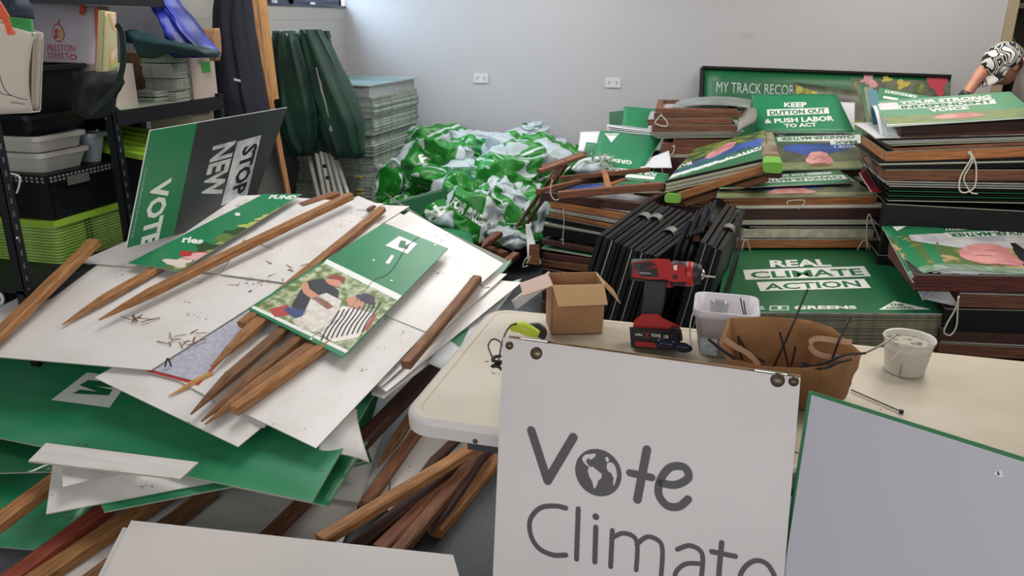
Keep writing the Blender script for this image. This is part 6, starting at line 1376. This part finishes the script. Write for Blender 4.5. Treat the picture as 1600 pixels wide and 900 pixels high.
for r_ in range(rows+1):
    t = r_/rows
    for k in range(n):
        p = tp_[k]*(1-t)+bw[k]*t; w_ = .006*sin(pi*t)*noise.noise(Vector((k*.6, t*5, 2)))*2; vs.append(p+Vector((w_, w_, 0)))
for r_ in range(rows):
    for k in range(n): fs_.append((r_*n+k, (r_+1)*n+k, (r_+1)*n+(k+1) % n, r_*n+(k+1) % n))
fs_.append(tuple(rows*n+k for k in range(n)))
o = mesh('bag_body', vs, fs_, PB, pb, smooth=True); md = o.modifiers.new('thickness', 'SOLIDIFY'); md.thickness = .0012
hd = PY(1, 1, 1)
for pts, Yh in ((((1132, 530), (1150, 542), (1168, 552), (1182, 566), (1186, 578)), 1.80), (((1331, 535), (1306, 532), (1274, 529), (1266, 540), (1276, 552), (1300, 558), (1336, 560)), 1.87)):
    mb = MB(); P_ = smoothpts([PY(x, y, Yh) for x, y in pts], 4)
    for i in range(len(P_)-1): mb.bar(P_[i], P_[i+1], .003, .013, up=Vector((0, .3, 1)))
    mb.build('handle', PBI, pb)
TIE = mat('cable_tie_black', '17161a', .5)
def tie(px, Ys, lab, r=.0026, m=TIE, grp='black cable ties in the paper bag'):
    P_ = [PY(x, y, Y_) for (x, y), Y_ in zip(px, Ys)]; o = MB().tube(smoothpts(P_, 4) if len(P_) > 2 else P_, [r]*((len(P_)-1)*4+1 if len(P_) > 2 else 2), 6).build('cable_tie', m); return tag(o, lab, 'cable tie', grp)
tie([(1208, 575), (1233, 520), (1262, 452)], [1.88, 1.88, 1.9], 'tallest black cable tie rising from the paper bag')
tie([(1240, 608), (1228, 556), (1218, 518)], [1.80, 1.80, 1.8], 'black cable tie leaning left in the middle of the paper bag')
tie([(1299, 565), (1312, 530), (1329, 496)], [1.86, 1.86, 1.88], 'black cable tie standing at the right of the paper bag')
tie([(1107, 530), (1126, 545), (1150, 562)], [1.80, 1.79, 1.79], 'thick black cable tie poking out at the left of the paper bag', .0038)
tie([(1152, 524), (1168, 548), (1195, 566)], [1.82, 1.82, 1.82], 'black cable tie slanting inside the left of the paper bag', .0032)
tie([(1153, 524), (1156, 550), (1160, 562)], [1.83, 1.82, 1.82], 'short upright cable tie at the left inside the paper bag')
tie([(1243, 540), (1240, 556), (1236, 572)], [1.81, 1.81, 1.81], 'short upright cable tie in the middle of the paper bag')
tie([(1157, 466), (1160, 482), (1163, 494)], [2.12, 2.12, 2.12], 'left of two thin cable ties above the white pail', .0018)
tie([(1162, 470), (1164, 484), (1166, 494)], [2.12, 2.12, 2.12], 'right of two thin cable ties above the white pail', .0018)
tie([(1250, 572), (1280, 570), (1320, 555), (1352, 552)], [1.77, 1.78, 1.80, 1.84], 'long black cable tie curving over the right rim of the paper bag', .0032)
tie([(1262, 574), (1290, 575), (1312, 566)], [1.77, 1.77, 1.8], 'cable tie lying along the front rim of the paper bag', .003)
tie([(1278, 578), (1300, 570), (1330, 562)], [1.77, 1.78, 1.82], 'cable tie crossing at the right front rim of the paper bag', .003)
tie([(1350, 552), (1375, 540), (1400, 523)], [1.86, 1.92, 1.98], 'silvery tie reaching from the paper bag to the metal bucket', .003, mat('pale_tie', '7e7b76', .4, metal=.5), 'ties between the paper bag and the bucket')
tie([(1253, 566), (1270, 575), (1240, 585)], [1.78, 1.77, 1.78], 'cable tie curled at the front of the paper bag', .003)
A = PZ(1330, 609, TZ+.003); B = PZ(1408, 643, TZ+.003); o = MB().bar(A, B, .004, .002).box((B.x-.004, B.y-.004, TZ), (B.x+.005, B.y+.004, TZ+.007)).build('cable_tie', TIE); tag(o, 'single black cable tie lying flat on the table in front of the bucket', 'cable tie')
# white metal bucket
c = (PZ(1390, 580, TZ)+PZ(1448, 585, TZ))/2; c = Vector((PZ(1419, 592, TZ).x, 2.10, TZ)); rb = .5*(PY(1451, 585, 2.08)-PY(1387, 585, 2.08)).length; rt = .5*(PY(1465, 530, 2.08)-PY(1384, 530, 2.08)).length; hb_ = PY(1425, 536, 2.06).z-TZ
BW = mat('enamel_white', 'cfccc6', .35, var='c4bfb4', vscale=5, specks=.45)
bu = empty('metal_bucket', c, 'small white metal bucket with a wire handle on the table', 'bucket')
MB().lathe([(0, .004), (rb-.003, .004), (rt-.003, hb_-.002), (rt+.002, hb_+.002), (rt+.004, hb_-.002), (rt, hb_-.006), (rb+(rt-rb)*.72, hb_*.72), (rb+(rt-rb)*.72+.001, hb_*.71), (rb+(rt-rb)*.7, hb_*.70), (rb, .003), (rb+.001, 0), (0, 0)], c, 40).build('bucket_body', BW, bu, True)
MB().box((c.x-.02-.0006, c.y-rb-.004, TZ+.004), (c.x-.02+.0006, c.y-rb+.003, TZ+hb_*.4)).build('side_seam', mat('seam_dirt', '8b857a', .6), bu)
pH = PY(1412, 541, 2.01); MB().lathe([(0, 0), (.011, 0), (.009, .005), (0, .008)], pH, 16, M=Matrix.Rotation(pi/2, 3, 'X')).build('handle_ear', BW, bu, True)
MB().tube(smoothpts([pH+Vector((0, -.004, 0)), PY(1400, 555, 2.0), PY(1388, 566, 2.0), PY(1383, 560, 2.02), PY(1390, 540, 2.03)], 5), .0017, 6).build('wire_handle', BW, bu, True)
o = MB().lathe([(0, 0), (rb+(rt-rb)*.80-.004, 0), (rb+(rt-rb)*.8-.004, .003), (0, .006)], c+Vector((0, 0, hb_*.82)), 24).build('bucket_scraps', mat('bucket_scraps', 'b6b0a2', .7, var='6f675a', vscale=60, thr=(.52, .62))); tag(o, 'pale scraps and clippings filling the white metal bucket', 'scraps', kind='stuff')
# lime multitool with black cable
mt = empty('glue_gun', PZ(826, 520, TZ), 'lime and black hand tool with a black lead on the table edge', 'tool')
LT = mat('tool_lime', 'b5c832', .4)
P_ = smoothpts([PY(x, y, 1.93) for x, y in ((798, 512), (812, 511), (828, 517), (842, 523))], 4); MB().tube(P_, [.010+.007*sin(pi*i/(len(P_)-1)) for i in range(len(P_))], 12).build('tool_body', LT, mt, True)
P_ = smoothpts([PY(x, y, 1.955) for x, y in ((828, 512), (840, 511), (848, 518), (846, 527))], 4); MB().tube(P_, .012, 10).build('rubber_grip', BKP, mt, True)
P_ = smoothpts([PY(x, y, Y_) for x, y, Y_ in ((814, 510, 1.93), (806, 506, 1.92), (795, 512, 1.88), (786, 530, 1.80), (781, 552, 1.72), (778, 572, 1.64))], 5); MB().tube(P_, .0026, 6).build('lead', BKP, mt, True)
P_ = smoothpts([PY(x, y, Y_) for x, y, Y_ in ((778, 575, 1.64), (768, 555, 1.66), (763, 540, 1.72), (770, 530, 1.74), (780, 533, 1.74), (786, 540, 1.72))], 5); MB().tube(P_, .0022, 6).build('lead', BKP, mt, True)
mb = MB(); cc = PY(776, 571, 1.63)
for k in range(5): mb.tube([cc+Vector((.010*cos(t*.8+k), .008*sin(t*1.1+k), -.010+.0025*t+.002*k)) for t in range(12)], .003, 6)
mb.build('lead_coil', BKP, mt, True)

# ================================================================ PERSON bending behind the right stack
SKN = mat('skin', 'b07a62', .5, var='a56f58', vscale=8)
TSH = mat('grey_tshirt', '9a8e88', .8, bump=.1, bscale=80)
YP = 4.95
def PPn(x, y, dy=0): return PY(x, y, YP+dy)
pe = empty('person', Vector((PPn(1620, 100).x, YP+.1, 0)), 'person in a grey T-shirt and black and white patterned cap bending over the right stack', 'person')
hc = PPn(1568, 103); hd_ = .092
def skin(name, nodes, edges, m, root=0, sub=2):
    me = bpy.data.meshes.new(name); me.from_pydata([tuple(n[0]) for n in nodes], edges, []); o = bpy.data.objects.new(name, me); COL.objects.link(o)
    sm = o.modifiers.new('skin', 'SKIN'); sm.use_smooth_shade = True
    for i, nd in enumerate(nodes):
        sv = me.skin_vertices[0].data[i]; r_ = nd[1]; sv.radius = (r_, r_) if not isinstance(r_, tuple) else r_; sv.use_root = (i == root)
    ss_ = o.modifiers.new('sub', 'SUBSURF'); ss_.levels = sub; ss_.render_levels = sub
    bpy.context.view_layer.update(); dg = bpy.context.evaluated_depsgraph_get(); me2 = bpy.data.meshes.new_from_object(o.evaluated_get(dg)); bpy.data.objects.remove(o)
    me2.materials.clear(); me2.materials.append(m); me2.name = name
    o2 = bpy.data.objects.new(name, me2); COL.objects.link(o2); attach(o2, pe); me2.polygons.foreach_set('use_smooth', [True]*len(me2.polygons)); return o2
px_ = hc.x
neck = hc+Vector((.13, .06, -.035)); shL = hc+Vector((.17, -.02, -.10)); shR = hc+Vector((.27, .20, -.03)); chest = hc+Vector((.22, .10, -.17)); pelv = Vector((hc.x+.72, YP+.2, .88))
elb = PPn(1530, 118, -.12); wr = PPn(1508, 150, -.17); hand = wr+Vector((-.05, -.03, -.07))
elb = PPn(1531, 116, -.05); shA = PPn(1556, 96, .12)
nodes = [(pelv, .14), (pelv+(chest-pelv)*.5, .145), (chest, .13), (neck, .062), (hc+Vector((.05, .02, -.02)), .065),
         (shR, .075), (shA, .048), (elb, .036), (wr, .026), (hand, .028),
         (shL, .07), (hc+Vector((.20, -.10, -.32)), .045), (hc+Vector((.12, -.16, -.50)), .034),
         (pelv+Vector((-.02, -.09, -.1)), .10), (pelv+Vector((-.10, -.10, -.45)), .062), (Vector((pelv.x-.02, YP+.08, .08)), .042), (Vector((pelv.x-.14, YP+.06, .04)), .04),
         (pelv+Vector((.02, .12, -.1)), .10), (pelv+Vector((-.04, .14, -.45)), .062), (Vector((pelv.x+.04, YP+.34, .08)), .042), (Vector((pelv.x-.08, YP+.34, .04)), .04)]
edges = [(0, 1), (1, 2), (2, 3), (3, 4), (2, 5), (5, 6), (6, 7), (7, 8), (8, 9), (2, 10), (10, 11), (11, 12), (0, 13), (13, 14), (14, 15), (15, 16), (0, 17), (17, 18), (18, 19), (19, 20)]
body = skin('body', nodes, edges, SKN)
for k, (dx, dy, dz, L_) in enumerate(((-.030, -.03, -.05, 1), (-.022, -.012, -.06, 1.1), (-.012, .006, -.062, 1.05), (0, .022, -.052, .9))):
    d_ = Vector((dx, dy, dz)).normalized(); p = hand+Vector((dx*.3, dy*.6, -.01)); MB().tube([p, p+d_*.03*L_, p+d_*.055*L_+Vector((.006, 0, -.004)), p+d_*.078*L_+Vector((.016, 0, -.006))], [.0095, .009, .008, .006], 8).build('finger', SKN, pe, True)
p = hand+Vector((.012, -.025, .0)); MB().tube([p, p+Vector((.012, -.028, -.015)), p+Vector((.008, -.045, -.035))], [.011, .010, .007], 8).build('thumb', SKN, pe, True)
wd_ = (hand-wr).normalized(); Mw = wd_.to_track_quat('Z', 'Y').to_matrix(); MB().lathe([(.026, -.016), (.033, -.014), (.033, .014), (.026, .016)], wr+wd_*.0, 18, M=Mw).build('wristwatch', BKP, pe, True)
# head: tilted forward and down to the left
fwd = Vector((-.72, -.30, -.62)).normalized(); upv = Vector((-.60, -.35, .72)); upv = (upv-fwd*upv.dot(fwd)).normalized(); rt_ = fwd.cross(upv)
HM = Matrix(((rt_.x, fwd.x, upv.x, hc.x), (rt_.y, fwd.y, upv.y, hc.y), (rt_.z, fwd.z, upv.z, hc.z), (0, 0, 0, 1)))
bm = bmesh.new(); bmesh.ops.create_icosphere(bm, subdivisions=4, radius=1)
for v in bm.verts:
    x, y, z = v.co; q = Vector((x*.076, y*.094, z*.110))
    if z < -.1: q.x *= 1-.28*min(1, -z); q.y *= 1-.08*min(1, -z)
    if y > .6:
        fx = abs(x)
        if fx < .16 and -.35 < z < .15: q.y += .020*(1-fx/.16)*(1-abs(z+.15)/.32 if abs(z+.15) < .32 else 0)   # nose
        if .2 < fx < .5 and .0 < z < .22: q.y -= .008                                                            # eye sockets
        if fx < .3 and -.58 < z < -.46: q.y -= .004
    v.co = q
hv = [HM@v.co for v in bm.verts]; hf = [[v.index for v in f.verts] for f in bm.faces]; bm.free()
mesh('head', hv, hf, SKN, pe, smooth=True)
for s_ in (-1, 1):
    MB().lathe([(0, 0), (.008, .001), (.010, .004), (.005, .007), (0, .008)], HM@Vector((s_*.028, .083, .012)), 10, M=HM.to_3x3()@Matrix.Rotation(-pi/2, 3, 'X')).build('eye', mat('eye_dark', '2a2220', .3), pe, True)
    MB().lathe([(.004, 0), (.018, .002), (.020, .008), (.010, .010), (0, .006)], HM@Vector((s_*.074, -.004, .0)), 12, M=HM.to_3x3()@Matrix.Rotation(s_*pi/2, 3, 'Y')).build('ear', SKN, pe, True)
MB().tube([HM@Vector((x, .088-abs(x)*.25, -.056)) for x in (-.022, -.01, 0, .01, .022)], .003, 6).build('mouth', mat('lips', '8f4f48', .5), pe, True)
mesh('hair', [HM@Vector((a*.079*sin(t)*1, -.094*cos(t)*1.02, z_)) for z_, a in ((.03, 1), (-.035, .96)) for t in [(-1.5+3*i/12) for i in range(13)]], [(i, i+1, i+14, i+13) for i in range(12)], mat('dark_hair', '2d211c', .7), pe, smooth=True)
# patterned cap
capm = bpy.data.materials.new('patterned_cap'); capm.use_nodes = True; nt = capm.node_tree; b = nt.nodes['Principled BSDF']; b.inputs['Roughness'].default_value = .8
tc = nt.nodes.new('ShaderNodeTexCoord'); ns = nt.nodes.new('ShaderNodeTexNoise'); ns.inputs['Scale'].default_value = 9; ns.inputs['Detail'].default_value = .5; ns.inputs['Distortion'].default_value = 1.6
rr_ = nt.nodes.new('ShaderNodeValToRGB'); rr_.color_ramp.interpolation = 'CONSTANT'; ee = rr_.color_ramp.elements; ee[0].color = lin('e2ded8'); ee[1].position = .36; ee[1].color = lin('16151a')
for p_, c_ in ((.43, 'e2ded8'), (.47, '16151a'), (.52, 'e2ded8'), (.56, '16151a'), (.62, 'e2ded8')): q = ee.new(p_); q.color = lin(c_)
nt.links.new(tc.outputs['Object'], ns.inputs['Vector']); nt.links.new(ns.outputs[0], rr_.inputs[0]); nt.links.new(rr_.outputs[0], b.inputs['Base Color'])
vs = []; fs_ = []; n = 36; R_ = 12
for j in range(R_+1):
    ph = pi/2*j/R_
    for k in range(n):
        t = 2*pi*k/n; vs.append(HM@Vector((.086*sin(ph)*cos(t), .105*sin(ph)*sin(t)-.004, .018+.105*cos(ph)**.85)))
for j in range(R_):
    for k in range(n): fs_.append((j*n+k, (j+1)*n+k, (j+1)*n+(k+1) % n, j*n+(k+1) % n))
cap = mesh('cap', vs, fs_, capm, pe, smooth=True); md = cap.modifiers.new('thickness', 'SOLIDIFY'); md.thickness = -.004
vs = []; fs_ = []; m_ = 14
for j in range(6):
    f_ = j/5
    for k in range(m_+1):
        t = radians(22+136*k/m_); a = .084*cos(t); y_ = .100*sin(t); vs.append(HM@Vector((a*(1-.10*f_), y_+f_*.078*sin(t)**.6, .016-f_*.018-.02*(cos(t)**2)*f_)))
for j in range(5):
    for k in range(m_): fs_.append((j*(m_+1)+k, j*(m_+1)+k+1, (j+1)*(m_+1)+k+1, (j+1)*(m_+1)+k))
brim = mesh('brim', vs, fs_, capm, cap, smooth=True); md = brim.modifiers.new('thickness', 'SOLIDIFY'); md.thickness = .005
# T-shirt as its own shell
skin('t_shirt', [(pelv+Vector((0, 0, -.02)), .175), (pelv+(chest-pelv)*.5, .172), (chest+Vector((.02, 0, -.01)), .165), (neck+Vector((.05, 0, -.03)), .085), (shR, .105), (shR*.5+shA*.5, .078), (shL, .105), (hc+Vector((.20, -.10, -.24)), .072)], [(0, 1), (1, 2), (2, 3), (2, 4), (4, 5), (2, 6), (6, 7)], TSH)
for q_ in ((pelv.x-.09, YP+.07), (pelv.x-.03, YP+.34)): MB().tube([(q_[0]+.08, q_[1], .045), (q_[0]+.02, q_[1], .05), (q_[0]-.07, q_[1], .042), (q_[0]-.12, q_[1], .032)], [.040, .050, .042, .026], 14).build('shoe', BKP, pe, True)
skin('trousers', [(pelv+Vector((0, 0, -.02)), .165), (pelv+Vector((-.02, -.09, -.12)), .115), (pelv+Vector((-.10, -.10, -.45)), .08), (Vector((pelv.x-.02, YP+.08, .12)), .06), (pelv+Vector((.02, .12, -.12)), .115), (pelv+Vector((-.04, .14, -.45)), .08), (Vector((pelv.x+.04, YP+.34, .12)), .06)], [(0, 1), (1, 2), (2, 3), (0, 4), (4, 5), (5, 6)], NAVY)
bpy.context.view_layer.update()
